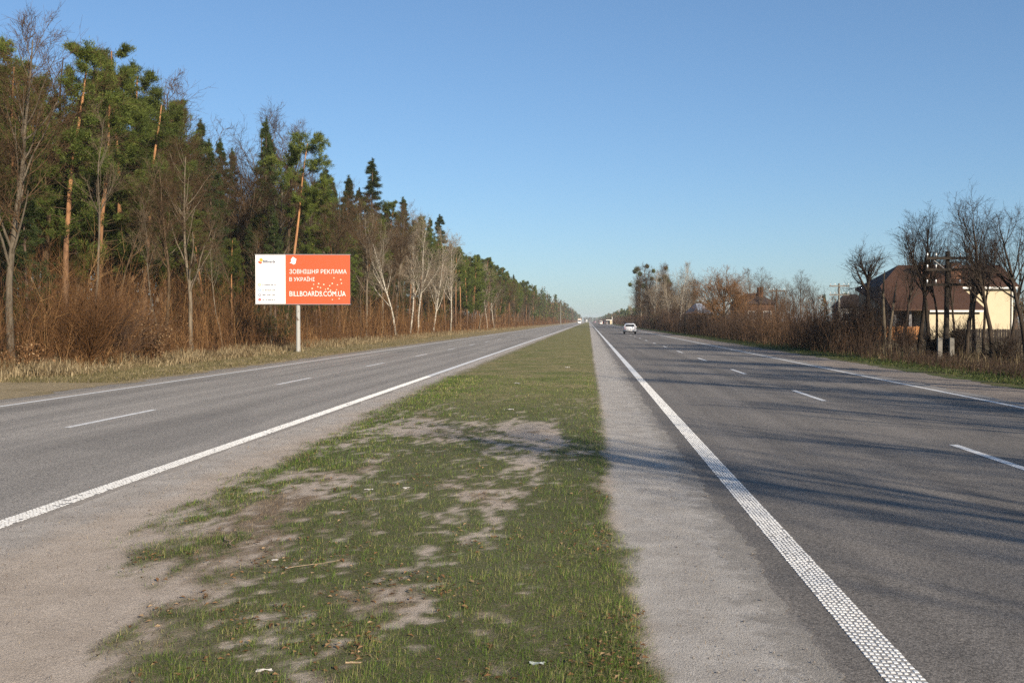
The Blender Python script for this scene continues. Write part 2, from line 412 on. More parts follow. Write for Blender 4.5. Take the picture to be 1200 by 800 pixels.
def strip(name, x0, x1, z, mat, ys=None, jag0=0.0, jag1=0.0, seed=1, y0=Y0, y1=YF):
    if ys is None:
        ys = np.concatenate([np.arange(y0, 60, 0.25 if (jag0 or jag1) else 5), np.geomspace(60, y1, 240)])
    a = x0 + jag0 * (fbm(ys * 1.1, ys * 0 + 3, seed) - .5) * 2; b = x1 + jag1 * (fbm(ys * 1.1, ys * 0 + 9, seed + 7) - .5) * 2
    n = len(ys); zz = np.full(n, z)
    v = np.stack([np.stack([a, ys, zz], 1), np.stack([b, ys, zz], 1)], 1).reshape(-1, 3)
    i = np.arange(n - 1) * 2
    mb = MB(); mb.add(v, np.stack([i, i + 1, i + 3, i + 2], 1)); return mb.obj(name, mat)

mb = MB(); g = 6500.0
mb.add([(-g, -400, 0), (g, -400, 0), (g, g, 0), (-g, g, 0)], [(0, 1, 2, 3)])
o = mb.obj('ground', M['ground']); o.location.z = -0.06; tag(o, 'brown leaf littered soil under the forest', kind='structure')
o = strip('field', 17.5, 400, -0.045, M['field']); tag(o, kind='structure')
o = strip('verge_west', -21.5, -14.05, -0.030, M['verge_l'], jag1=.45, seed=3); tag(o, kind='structure')
o = strip('verge_east', 11.9, 19.0, -0.030, M['verge_r'], jag0=.4, seed=5); tag(o, kind='structure')
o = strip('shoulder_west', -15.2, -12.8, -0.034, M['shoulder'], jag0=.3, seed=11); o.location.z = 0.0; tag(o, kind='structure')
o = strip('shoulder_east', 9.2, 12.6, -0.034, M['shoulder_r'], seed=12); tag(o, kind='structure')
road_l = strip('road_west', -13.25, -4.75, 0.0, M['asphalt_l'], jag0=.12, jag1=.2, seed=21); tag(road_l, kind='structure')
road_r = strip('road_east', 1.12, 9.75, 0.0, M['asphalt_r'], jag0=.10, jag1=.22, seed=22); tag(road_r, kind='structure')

# painted lines
def line(name, x, w, y0, y1, z, mat, parent):
    ys = np.concatenate([np.arange(y0, min(y1, 80), 2.0), np.geomspace(max(80, y0), y1, 120)]) if y1 > 80 else np.array([y0, y1])
    n = len(ys); v = np.zeros((n, 2, 3)); v[:, 0, 0] = x - w / 2; v[:, 1, 0] = x + w / 2; v[:, :, 1] = ys[:, None]; v[:, :, 2] = z
    i = np.arange(n - 1) * 2; m = MB(); m.add(v, np.stack([i, i + 1, i + 3, i + 2], 1)); return m.obj(name, mat, parent)

def ribbed_line(x, w, y0, y1, parent, seed):
    """raised profile marking: slanting rows of small thermoplastic studs"""
    rng = np.random.default_rng(seed); rows = np.arange(y0, y1, 0.060); nd = 7; sg = 1.0 if x > 0 else -1.0
    yy, kk = np.meshgrid(rows, np.arange(nd), indexing='ij'); n = yy.size
    u = (kk.ravel() + .5) / nd - .5
    cx = x + u * w + rng.normal(0, .0018, n); cy = yy.ravel() + sg * u * w * 1.7 + rng.normal(0, .004, n)
    hx = w / nd * .43 * rng.uniform(.70, 1.08, n); hy = .0185 * rng.uniform(.65, 1.15, n)
    wear = fbm(cx * 6, cy * 1.2, 140 + seed, 4)
    keep = rng.random(n) > .01 + .3 * sstep(.66, .80, wear)
    cx, cy, hx, hy = cx[keep], cy[keep], hx[keep], hy[keep]; n = len(cx)
    base = np.array([(-1,-1),(1,-1),(1,1),(-1,1)], float)
    v = np.zeros((n, 8, 3))
    for j in range(4):
        v[:, j, 0] = cx + hx * base[j, 0]; v[:, j, 1] = cy + hy * base[j, 1]; v[:, j, 2] = .0005
        v[:, 4 + j, 0] = cx + hx * .78 * base[j, 0]; v[:, 4 + j, 1] = cy + hy * .72 * base[j, 1]; v[:, 4 + j, 2] = .0048
    f = np.array([(4,5,6,7),(0,1,5,4),(1,2,6,5),(2,3,7,6),(3,0,4,7)])
    m = MB(); m.add(v.reshape(-1, 3), (f[None] + (np.arange(n) * 8)[:, None, None]).reshape(-1, 4))
    o = m.obj('ribbed_edge_line', M['paint'], parent); tag(o, kind='stuff')
    line('edge_line', x, w * .97, y0, y1, .0018, M['paint_ghost'], parent)

ribbed_line(RX_IN, .215, 3.5, 34.0, road_r, 5)
line('edge_line', RX_IN, .215, 34.0, 3500, .004, M['paint'], road_r)
line('edge_line', RX_OUT, .15, -5, 3500, .004, M['paint_worn'], road_r)
ribbed_line(LX_IN, .215, 3.5, 34.0, road_l, 6)
line('edge_line', LX_IN, .215, 34.0, 3500, .004, M['paint'], road_l)
line('edge_line', LX_OUT, .15, -5, 3500, .004, M['paint_worn'], road_l)
yd_r = at(1122, py=521)[1] - 3.6; yd_l = at(188, py=480)[1] - 3.6
for k in range(-1, 26):
    line('lane_dash', RX_DASH, .13, yd_r + 12 * k, yd_r + 12 * k + 3.6, .004, M['paint_worn'], road_r)
    line('lane_dash', LX_DASH, .13, yd_l + 12 * k, yd_l + 12 * k + 3.6, .004, M['paint_worn'], road_l)

# ------------------------------------------------------------------ median: soil sheet with cover maps, then real blades
def left_edge(y):      # where the turf begins on the west side
    return np.interp(y, [0, 4, 5.3, 6.5, 8, 10, 12, 16, 21, 30, 60, 6000], [-2.0, -2.2, -2.45, -2.6, -3.4, -3.75, -3.9, -4.0, -4.25, -4.55, -4.6, -4.6])
def right_edge(y):
    return np.interp(y, [0, 5, 7, 10, 14, 20, 40, 6000], [.42, .36, .28, .20, .24, .25, .22, .2])

def cover(x, y):
    """(grass, dead thatch, grey grit, far turf) between 0 and 1"""
    n1 = fbm(x * .8, y * .30, 40, 5); n2 = fbm(x * 2.3, y * .85, 50, 5); n3 = fbm(x * 7, y * 3.6, 60, 4)
    jit = (n2 - .5) * 1.1 + (n3 - .5) * .55
    le = left_edge(y); re = right_edge(y)
    fade = np.clip((26 - y) / 18, 0.15, 1)
    inl = sstep(-.35, .45, x - le + jit * 1.3 * fade); inr = sstep(-.10, .10, re - x + jit * .35 * fade)
    inside = inl * inr
    # worn sandy track running along the middle and a bare saddle near 15..19 m
    trk = -1.0 - .25 * np.sin(y * .35)
    bare = np.exp(-((x - trk) / (.36 + .12 * n1)) ** 2) * sstep(21, 14, y) * sstep(4.6, 7.0, y) * .75
    bare2 = np.exp(-((x + 3.2) / .9) ** 2 - ((y - 17.5) / 1.6) ** 2) * .9 + np.exp(-((x + 1.1) / .8) ** 2 - ((y - 16.8) / 1.9) ** 2) * .75
    bare3 = np.exp(-((x + 2.7) / .8) ** 2 - ((y - 9.8) / 1.8) ** 2) * .6
    bare4 = np.exp(-((x + 2.9 + .02 * (y - 9)) / .38) ** 2) * sstep(15, 11, y) * sstep(4.5, 6.0, y) * .75
    lush = np.exp(-((x + 2.1) / .85) ** 2 - ((y - 13.0) / 3.2) ** 2) * .5 + np.exp(-((x + 1.45) / .5) ** 2 - ((y - 8.1) / 1.1) ** 2) * .45 + np.exp(-((x + .1) / .45) ** 2 - ((y - 9.5) / 5.0) ** 2) * .3
    n4 = fbm(x * 17, y * 9, 64, 3)
    gsum = n1 * .42 + n2 * .42 + n3 * .16 + (n3 - .5) * .30 + (n4 - .5) * .45 + lush * .36 - (bare * 1.15 + bare2 + bare3 * .8 + bare4) * .19 + .130 + .05 * sstep(18, 26, y)
    grass = sstep(.45, .60, gsum) * inside
    dsum = fbm(x * 1.3, y * .9, 80, 5) * .5 + n3 * .5 + (n4 - .5) * .45 + .05 + .10 * sstep(9, 5, y) + .12 * np.exp(-((x - re + .25) / .3) ** 2) * sstep(20, 8, y) - (bare + bare2) * .22
    dead = sstep(.43, .60, dsum) * inside * (1 - .55 * grass)
    grey = sstep(-.12, .12, x - re + jit * .25) + .75 * sstep(.5, -.25, x + 4.7 + jit * .8) * (1 - sstep(60, 300, y) * .3)
    far = sstep(16, 30, y) * inl * inr
    return grass, dead, np.clip(grey, 0, 1), far

def build_median():
    ys = np.concatenate([np.arange(2.5, 9, .045), np.arange(9, 18, .09), np.arange(18, 40, .25), np.geomspace(40, 5200, 200)])
    nx = 130; xs0 = np.linspace(0, 1, nx)
    X = np.zeros((len(ys), nx)); Yg = np.repeat(ys[:, None], nx, 1)
    la = -5.12 + .12 * (fbm(ys * 1.3, ys * 0, 31) - .5) * 2; ra = 1.27 + .09 * (fbm(ys * .9, ys * 0 + 4, 33, 3) - .5) * 2 + .09 * (fbm(ys * 7, ys * 0 + 8, 36, 4) - .5) * 2
    X = la[:, None] + (ra - la)[:, None] * xs0[None, :]
    G, D, Gr, Fa = cover(X, Yg)
    edge = np.minimum(sstep(0, .5, X - la[:, None]), sstep(0, .25, ra[:, None] - X))
    Zh = .0042 + edge * (.006 * fbm(X * 4, Yg * 4, 70) + .010 * np.maximum(G, D * .7) * fbm(X * 14, Yg * 14, 75) + .03 * sstep(-4.5, -2, X) * sstep(1.0, -.5, X))
    v = np.stack([X, Yg, Zh], -1).reshape(-1, 3)
    i = (np.arange(len(ys) - 1)[:, None] * nx + np.arange(nx - 1)[None, :]).ravel()
    m = MB(); m.add(v, np.stack([i, i + 1, i + 1 + nx, i + nx], 1), smooth=True)
    me = m.mesh('median_strip', M['median'])
    for nm, arr in (('grass', G), ('dead', D), ('grey', Gr), ('far', Fa)):
        a = me.attributes.new(nm, 'FLOAT', 'POINT'); a.data.foreach_set('value', arr.ravel().astype(np.float32))
    o = link('median_strip', me); tag(o, kind='structure')
build_median()

def ground_blades(name, mat, N, seed, ylim, pw, hlo, hhi, wlo, whi, mask, xr, lean=.6, tint=(0, .8), zoff=0.0, two=True):
    """single bent blades; density falls with distance as y**-pw"""
    rng = np.random.default_rng(seed); m = MB()
    u = rng.random(N); a, b = ylim
    q = 1 - pw; y = (a ** q + u * (b ** q - a ** q)) ** (1 / q)
    x = rng.uniform(xr[0], xr[1], N)
    k = mask(x, y); keep = rng.random(N) < k; x, y, k = x[keep], y[keep], k[keep]; n = len(x)
    cl = fbm(x * 6, y * 6, 91)
    h = rng.uniform(hlo, hhi, n) * (.55 + .9 * cl) * (.45 + .55 * k); w = rng.uniform(wlo, whi, n) * np.clip(y / 9, .8, 4)
    az = rng.uniform(0, 2 * math.pi, n); ln = rng.random(n) * lean
    d = np.stack([np.cos(az) * ln, np.sin(az) * ln, np.ones(n)], 1); d = nrm(d)
    s = np.stack([-np.sin(az + .6), np.cos(az + .6), np.zeros(n)], 1)
    b0 = np.stack([x, y, np.full(n, zoff)], 1); mid = b0 + d * (h * .55)[:, None]
    bend = np.stack([np.cos(az), np.sin(az), np.full(n, -.15)], 1)
    tip = b0 + d * h[:, None] + bend * (h * ln * .7)[:, None]
    tn = np.clip(rng.normal((tint[0] + tint[1]) / 2, (tint[1] - tint[0]) / 2.6, n) + (cl - .5) * .4 + (fbm(x * 1.4, y * 1.1, 97, 4) - .5) * .9, 0, 1)
    if two:
        v = np.stack([b0 - s * w[:, None] * .5, b0 + s * w[:, None] * .5, mid + s * w[:, None] * .4, mid - s * w[:, None] * .4, tip], 1)
        i = np.arange(n) * 5
        m.add(v.reshape(-1, 3), np.stack([i, i + 1, i + 2, i + 3], 1), attr=np.repeat(tn, 5))
        m.f.append(np.stack([i + 3, i + 2, i + 4], 1)); m.m.append(np.zeros(n, np.int32)); m.sm.append(np.zeros(n, bool))
    else:
        v = np.stack([b0 - s * w[:, None] * .5, b0 + s * w[:, None] * .5, tip], 1)
        m.add(v.reshape(-1, 3), np.arange(n * 3).reshape(n, 3), attr=np.repeat(tn, 3))
    o = m.obj(name, mat, use_attr='tint'); tag(o, kind='stuff'); return o

# ------------------------------------------------------------------ trees
def put(mb_, parts): pass

def tint_of(n, rng, P=None): return rng.random(n)

def tree_bare(seed, H, r, n=(16, 7, 6, 3), first=.35, ang1=(30, 60), l1=.34, up=.10, lean=(0, 0), wob=.05, twig=.007, trunk_k=12):
    rng = np.random.default_rng(seed)
    d0 = np.array([[lean[0], lean[1], 1.0]])
    T = polyline(np.array([[0., 0, -.15]]), d0, np.array([H * .96]), trunk_k, wob, .03, rng)
    RT = (r * np.linspace(1, .12, trunk_k) ** .9)[None, :]; RT[0, 0] *= 1.35
    tr = MB(); tr.tubes(T, RT, 9)
    A, RA = sprout(T, RT, n[0], first, .97, ang1, lambda t, L: L * l1 * (1.15 - .75 * t), 7, .075, up, rng, rk=.55, rmin=.012)
    tr.tubes(A, RA, 5)
    B, RB = sprout(A, RA, n[1], .2, 1, (25, 60), lambda t, L: L * .58 * (1.1 - .5 * t), 5, .075, up * .7, rng, rk=.6, rmin=.009)
    cr = MB(); cr.tubes(B, RB, 4)
    C, RC = sprout(B, RB, n[2], .15, 1, (20, 60), lambda t, L: L * .55, 3, .08, up * .5, rng, rk=.6, rmin=twig)
    cr.tubes(C, RC, 3)
    if n[3]:
        D, RD = sprout(C, RC, n[3], .2, 1, (20, 55), lambda t, L: np.maximum(L * .6, .18), 2, .06, .05, rng, rk=.7, rmin=twig * .8)
        cr.tubes(D, RD, 3)
    return tr, cr, (B, C)

def needle_cloud(mb_, C, D, per, L, W, spread, rng, tint):
    n = len(C); c = np.repeat(C, per, 0); d = np.repeat(D, per, 0)
    dd = nrm(d * spread[0] + rng.normal(size=c.shape) * spread[1] + np.array([0, 0, spread[2]]))
    c = c + rng.normal(size=c.shape) * L * .45
    l = L * rng.uniform(.6, 1.3, len(c)); w = W * rng.uniform(.7, 1.3, len(c))
    v, f = blades(c, dd, l, w, rng)
    mb_.add(v, f, attr=np.repeat(np.clip(np.repeat(tint, per) + rng.normal(0, .12, len(c)), 0, 1), 3))

def tree_pine(seed, H, r, first=.4, nl=46, reach=.19, per=30, lean=(0, 0), top_round=.75, n2=8):
    rng = np.random.default_rng(seed); K = 14
    T = polyline(np.array([[0., 0, -.15]]), np.array([[lean[0], lean[1], 1.0]]), np.array([H * .97]), K, .025, .02, rng)
    RT = (r * np.linspace(1, .18, K))[None, :]; RT[0, 0] *= 1.3
    tr = MB(); tr.tubes(T, RT, 9)
    prof = lambda t: np.clip(1 - ((t - first) / (1 - first)) ** 2 * top_round, .12, 1) * (0.45 + .55 * sstep(first, first + .25, t))
    A, RA = sprout(T, RT, nl, first, 1.0, (55, 95), lambda t, L: H * reach * prof(t), 6, .10, .06, rng, rk=.20, rmin=.010, strat=True)
    tr.tubes(A, RA, 5, 1)
    # dead snags under the crown
    S_, RS = sprout(T, RT, 10, .15, first, (65, 100), lambda t, L: H * .05 + 0 * t, 4, .15, 0, rng, rk=.10, rmin=.008); tr.tubes(S_, RS, 3, 1)
    B, RB = sprout(A, RA, n2, .35, 1, (25, 65), lambda t, L: np.maximum(L * .36, .3), 4, .14, .10, rng, rk=.55, rmin=.007, flat=.4)
    tr.tubes(B, RB, 3, 1)
    cr = MB()
    i = rng.integers(0, len(B), len(B) * 3); k = rng.integers(1, 4, len(i))
    C = B[i, k]; D = nrm(B[i, k] - B[i, k - 1])
    tn = np.clip(.5 + (C[:, 2] / H - .7) * .4 + rng.normal(0, .2, len(C)), 0, 1)
    needle_cloud(cr, C, D, per, .20, .032, (.6, .5, .2), rng, tn)
    return tr, cr, None

def tree_spruce(seed, H, r, first=.10, nl=150, reach=.165, per=8):
    rng = np.random.default_rng(seed); K = 14
    T = polyline(np.array([[0., 0, -.15]]), np.array([[0, 0, 1.0]]), np.array([H]), K, .012, .05, rng)
    RT = (r * np.linspace(1, .06, K))[None, :]
    tr = MB(); tr.tubes(T, RT, 8)
    A, RA = sprout(T, RT, nl, first, .985, (75, 105), lambda t, L: H * reach * (1.0 - t) ** .9 + .10, 6, .05, .015, rng, rk=.2, rmin=.008, strat=True)
    tr.tubes(A, RA, 4)
    B, RB = sprout(A, RA, 11, .12, 1, (40, 75), lambda t, L: L * .30 * (1.15 - .6 * t), 4, .08, -.12, rng, rk=.5, rmin=.006, flat=.6)
    tr.tubes(B, RB, 3)
    cr = MB(); C = B[:, 1:].reshape(-1, 3); D = nrm(B[:, 1:] - B[:, :-1]).reshape(-1, 3)
    tn = np.clip(.45 + rng.normal(0, .22, len(C)), 0, 1)
    needle_cloud(cr, C, D, per, .17, .042, (.9, .35, -.12), rng, tn)
    C2 = A[:, 2:].reshape(-1, 3); D2 = nrm(A[:, 2:] - A[:, 1:-1]).reshape(-1, 3)
    needle_cloud(cr, C2, D2, 9, .18, .045, (.9, .35, 0), rng, np.clip(.5 + rng.normal(0, .2, len(C2)), 0, 1))
    zt = np.linspace(H * .93, H, 60); C3 = np.stack([zt * 0 + T[0, -1, 0], zt * 0 + T[0, -1, 1], zt], 1)
    needle_cloud(cr, C3, np.tile([[0, 0, 1.0]], (60, 1)), 6, .14, .04, (.6, .5, 0), rng, np.full(60, .5))
    return tr, cr, None

PROTO = {}
def proto(key, builder, bark, twig, name):
    tr, cr, ex = builder
    PROTO[key] = dict(trunk=tr.mesh(key + '_trunk', bark), crown=cr.mesh(key + '_crown', twig, 'tint'), name=name, ex=ex)

for i, (H, first, lean) in enumerate([(15, .30, (0, 0)), (16, .42, (.05, .03)), (14, .22, (-.06, .02)), (15, .5, (.04, -.05))]):
    proto(f'bare{i}', tree_bare(100 + i, H, .17, (18, 7, 6, 3), first, (25, 55), .33, .10, lean), M['bark_brown'] if i % 2 else M['bark_grey'], M['twig_brown'], 'bare_tree')
for i, (H, first) in enumerate([(12, .45), (13, .55), (11, .35)]):
    proto(f'slim{i}', tree_bare(140 + i, H, .085, (12, 6, 5, 0), first, (20, 45), .24, .14, (.05 * (i - 1), .03), .07), M['bark_brown'] if i != 1 else M['bark_grey'], M['twig_grey'], 'bare_tree')
for i, (H, lean) in enumerate([(12, (.12, 0)), (12.5, (-.05, .05)), (11, (.2, -.05)), (12, (.02, .1)), (11.5, (.28, .0))]):
    proto(f'birch{i}', tree_bare(180 + i, H, .105, (17, 6, 6, 3), .25, (20, 48), .36, .12, lean, .05, .008), M['bark_birch'], M['twig_birch'], 'birch_tree')
for i, (H, first, reach) in enumerate([(17, .33, .165), (17, .45, .15), (16, .25, .19), (17, .55, .14)]):
    proto(f'pine{i}', tree_pine(220 + i, H, .19, first, 54, reach, 33), [M['bark_pine'], M['bark_brown']], M['needle_pine'], 'pine_tree')
proto('pine_lean', tree_pine(231, 17, .17, .60, 40, .17, 40, lean=(.12, 0), top_round=.45), [M['bark_pine'], M['bark_brown']], M['needle_pine'], 'pine_tree')
for i, (H, reach) in enumerate([(18, .15), (17, .18)]):
    proto(f'spruce{i}', tree_spruce(260 + i, H, .19, .06, 150, reach), M['bark_spruce'], M['needle_spruce'], 'spruce_tree')
for i, (H, first, lean) in enumerate([(8.4, .44, (.02, 0)), (8.0, .46, (-.05, .03)), (8.8, .42, (.05, 0)), (7.6, .5, (.02, .05))]):
    proto(f'road{i}', tree_bare(300 + i, H, .15, (15, 6, 5, 2), first, (22, 50), .46, .11, lean, .06, .0048), M['bark_dark'], M['twig_dark'], 'bare_tree')
proto('pollard', tree_bare(330, 5.2, .26, (20, 5, 5, 2), .72, (25, 70), .62, .10, (-.03, 0), .05, .006, trunk_k=9), M['bark_dark'], M['twig_dark'], 'pollarded_tree')
proto('snag', tree_bare(334, 4.3, .13, (3, 2, 0 + 1, 0), .55, (20, 60), .16, .10, (.03, 0), .05, .006, trunk_k=7), M['bark_grey'], M['twig_brown'], 'dead_tree')
proto('willow', tree_bare(340, 8.0, .22, (24, 8, 6, 3), .12, (20, 62), .60, .12, (0, 0), .06, .010), M['bark_brown'], mk_bark('twig_orange', (0.10, 0.055, 0.026), (0.22, 0.120, 0.055)), 'willow_tree')
proto('poplar', tree_bare(350, 13, .2, (26, 8, 6, 3), .2, (18, 45), .32, .14, (0, 0), .05, .010), M['bark_grey'], M['twig_brown'], 'poplar_tree')

def tree(key, loc, rz=0.0, s=1.0, label=None, group=None, cat='tree', sz=None):
    p = PROTO[key]; e = empty(p['name'], loc, rz, s)
    if sz: e.scale = (s, s, sz)
    link('trunk', p['trunk'], e); link('crown', p['crown'], e)
    tag(e, label, cat, group); return e
for p in PROTO.values():
    zz = np.zeros(len(p['crown'].vertices) * 3); p['crown'].vertices.foreach_get('co', zz)
    z2 = np.zeros(len(p['trunk'].vertices) * 3); p['trunk'].vertices.foreach_get('co', z2)
    p['H'] = max(np.percentile(zz[2::3], 99.7), z2[2::3].max())

def seen_tree(key, px, X, top, label, rz=0.0, cat='tree', Y=None, wide=1.0):
    """a tree whose foot stands at column px and lateral X and whose tip reaches row top"""
    loc = at(px, X=X) if Y is None else at(px, Y=Y)
    s = height_at(top, loc[1]) / PROTO[key]['H']
    return tree(key, (loc[0], loc[1], -.04), rz, s * wide, label, None, cat, sz=s)

# ---- west side: the trees one can tell apart at the forest edge
L = [
 ('bare0', 14, -21.8, -22, 'tall grey bare tree at the extreme left edge, reaching past the top of the photo', .3, 1.0),
 ('bare2', -30, -23.0, 0, 'spreading bare tree cut by the left edge of the photo', 1.3, 1.0),
 ('pine0', 56, -29.0, 66, 'pine between the left edge trees and the tallest pine', 1.9, 1.0),
 ('pine2', 152, -33.0, 72, 'pine filling the back of the clump between its two right pines', 3.1, 1.1),
 ('pine0', 96, -33.5, 66, 'pine showing between the two tallest orange trunked pines', .4, 1.1),
 ('pine0', 6, -29.0, 66, 'pine behind the grey tree at the extreme left edge', 4.9, 1.0),
 ('pine2', 34, -31.0, 40, 'pine partly hidden behind the tall bare tree at the left edge', 2.0, 1.0),
 ('pine0', 78, -26.0, 27, 'tallest pine with a bare orange trunk showing below its top', .8, 1.0),
 ('pine2', 112, -28.0, 62, 'second tall pine from the left with needles hanging low over the brush', 3.4, 1.05),
 ('pine0', 138, -29.5, 52, 'dark pointed pine right of the two tallest orange pines', 4.4, .95),
 ('pine2', 168, -29.0, 92, 'broad pine on the right flank of the left pine clump', 5.3, 1.1),
 ('pine3', 190, -36.0, 110, 'pine half hidden behind the right flank of the left pine clump', .9, 1.0),
 ('pine1', 128, -37.0, 88, 'pine at the back of the left pine clump', 2.9, 1.0),
 ('bare3', 163, -34.0, 62, 'bare tree whose grey top stands up behind the pine clump', 2.2, 1.0),
 ('bare1', 197, -23.5, 178, 'grey bare tree with curved twin trunks leaning right beside the pine clump', 5.9, 1.0),
 ('slim1', 190, -22.5, 215, 'thin pale trunk beside the curved leaning bare tree', 1.0, 1.0),
 ('bare0', 232, -31.0, 112, 'bare grey tree rising above the gap right of the pine clump', 3.0, 1.0),
 ('bare2', 262, -33.0, 128, 'bare tree with a purple grey crown left of the tallest bare crown', 1.0, 1.0),
 ('bare0', 292, -34.0, 118, 'tallest bare crown between the pine clump and the leaning pine', 5.0, 1.0),
 ('bare3', 330, -31.0, 128, 'bare tree with upright fan crown left of the leaning pine', 2.5, 1.0),
 ('slim1', 262, -22.5, 265, 'slim pale trunk standing alone left of the billboard', 1.7, 1.0),
 ('pine_lean', 331, -24.0, 152, 'leaning pine with a bare pale trunk rising behind the billboard', 0.0, 1.0),
 ('bare2', 312, -27.5, 205, 'dark bare tree with forked trunk left of the leaning pine', .2, 1.0),
 ('spruce1', 296, -28.0, 262, 'low green spruce behind the left half of the billboard', 1.2, 1.0),
 ('spruce0', 404, -32.0, 206, 'slender dark spruce left of the tallest spruce', .6, 1.25),
 ('spruce0', 433, -30.0, 184, 'tallest dark spruce standing above the forest right of the billboard', 2.6, 1.35),
 ('spruce1', 452, -29.0, 244, 'spruce just right of the tallest spruce', 4.0, 1.0),
 ('spruce0', 470, -31.0, 232, 'pointed spruce left of the pale birch group', .2, 1.4),
 ('spruce1', 492, -31.0, 252, 'spruce whose tip shows above the pale birch group', 3.3, 1.0),
 ('spruce0', 521, -30.0, 252, 'small pointed spruce right of the birch group', 5.1, 1.4),
 ('pine2', 398, -25.5, 238, 'low green pine directly right of the billboard', 1.4, 1.1),
 ('pine2', 425, -27.0, 250, 'green pine filling the edge below the tallest spruce', 4.4, 1.1),
 ('birch0', 464, -21.6, 246, 'leftmost pale birch of the group on the forest edge', 2.8, 1.0),
 ('birch4', 480, -22.4, 262, 'pale leaning birch second from the left of the birch group', .9, 1.0),
 ('birch3', 490, -21.6, 250, 'tall pale birch in the middle of the birch group', 4.2, 1.0),
 ('birch2', 507, -22.0, 266, 'pale birch leaning right in the birch group', 0.2, 1.0),
 ('birch1', 528, -22.0, 272, 'pale birch at the right end of the birch group', 2.0, 1.0),
 ('birch1', 571, -21.6, 305, 'lone pale birch pair against dark pines, left of the two', 1.0, .9),
 ('birch3', 579, -21.8, 310, 'lone pale birch pair against dark pines, right of the two', 3.0, .9),
]
for key, px, X, top, lab, rz, wd in L: seen_tree(key, px, X, top, lab, rz, wide=wd)

# ---- the mass of the forest behind them
rng = np.random.default_rng(7)
KINDS_ = {'bare': 'brown bare broadleaf tree', 'slim': 'thin bare young trunk', 'pine': 'green pine', 'spruce': 'dark green spruce'}
ZONES = [(60, 'in the forest near the left edge of the photo'), (205, 'in the forest behind the tall pine clump'), (300, 'in the forest between the pine clump and the billboard'),
         (415, 'in the forest behind the billboard'), (545, 'in the forest behind the pale birch group'), (590, 'in the forest around the lone birch pair'), (622, 'in the distant forest wall beyond the birches'), (9999, 'at the far end of the left forest wall')]
def forest_label(kind, c):
    for lim, w in ZONES:
        if c < lim: return KINDS_[kind] + ' ' + w, KINDS_[kind] + 's ' + w
def column_of(x, y):
    c = CAMROT.transposed() @ Vector((x, y, 0)); return CX + F_PX * c.x / -c.z
def plant(kind, x, y, s):
    lab = forest_label(kind, column_of(x, y))
    k = {'bare': 4, 'slim': 3, 'pine': 4, 'spruce': 2}[kind]
    key = f'{kind}{rng.integers(0, k)}'
    e = tree(key, (x, y, -.06), rng.uniform(0, 6.28), s, lab[0], lab[1])
for yy in np.arange(30, 152, 4.2):
    for xx in np.arange(-25, -58, -4.2):
        x = xx + rng.uniform(-1.7, 1.7); y = yy + rng.uniform(-1.7, 1.7); c = column_of(x, y)
        if c < -110: continue
        gap = 205 < c < 330
        p = rng.random()
        if 50 < c < 212 and x > -31 and p > .22: continue
        if 50 < c < 212 and x > -31: kind = 'slim'
        elif x > -29: kind = 'slim' if p < .36 else ('bare' if p < .66 else ('pine' if p < .85 else 'spruce'))
        elif c < 60: kind = 'pine' if p < .5 else ('bare' if p < .85 else 'slim')
        elif gap: kind = 'bare' if p < .66 else ('slim' if p < .78 else 'spruce')
        elif c < 205: kind = 'pine' if p < .5 else 'bare'
        else: kind = 'spruce' if p < .35 else ('pine' if p < .7 else 'bare')
        cap = np.interp(c, [-100, 60, 80, 190, 240, 330, 400, 430, 520, 600], [-30, 15, 80, 115, 150, 155, 214, 212, 254, 306])
        s = height_at(cap + rng.uniform(0, 24), y) / 16.0
        if kind == 'slim': s = rng.uniform(.55, .95)
        if kind in ('pine', 'spruce') and x > -29: s *= rng.uniform(.45, .7)
        plant(kind, x, y, float(np.clip(s, .30, 1.15)))
for yy in np.arange(154, 430, 5.5):
    for xx in (-23.5, -27.5, -32.5):
        x = xx + rng.uniform(-1.6, 1.6); y = yy + rng.uniform(-2, 2); p = rng.random()
        kind = ('pine' if p < .6 else 'spruce' if p < .72 else 'bare') if xx < -25 else ('pine' if p < .45 else 'bare' if p < .75 else 'slim')
        top = (18.2 if xx < -25 else 15.0) + rng.uniform(-2.2, .8)
        plant(kind, x, y, top / 16.8)

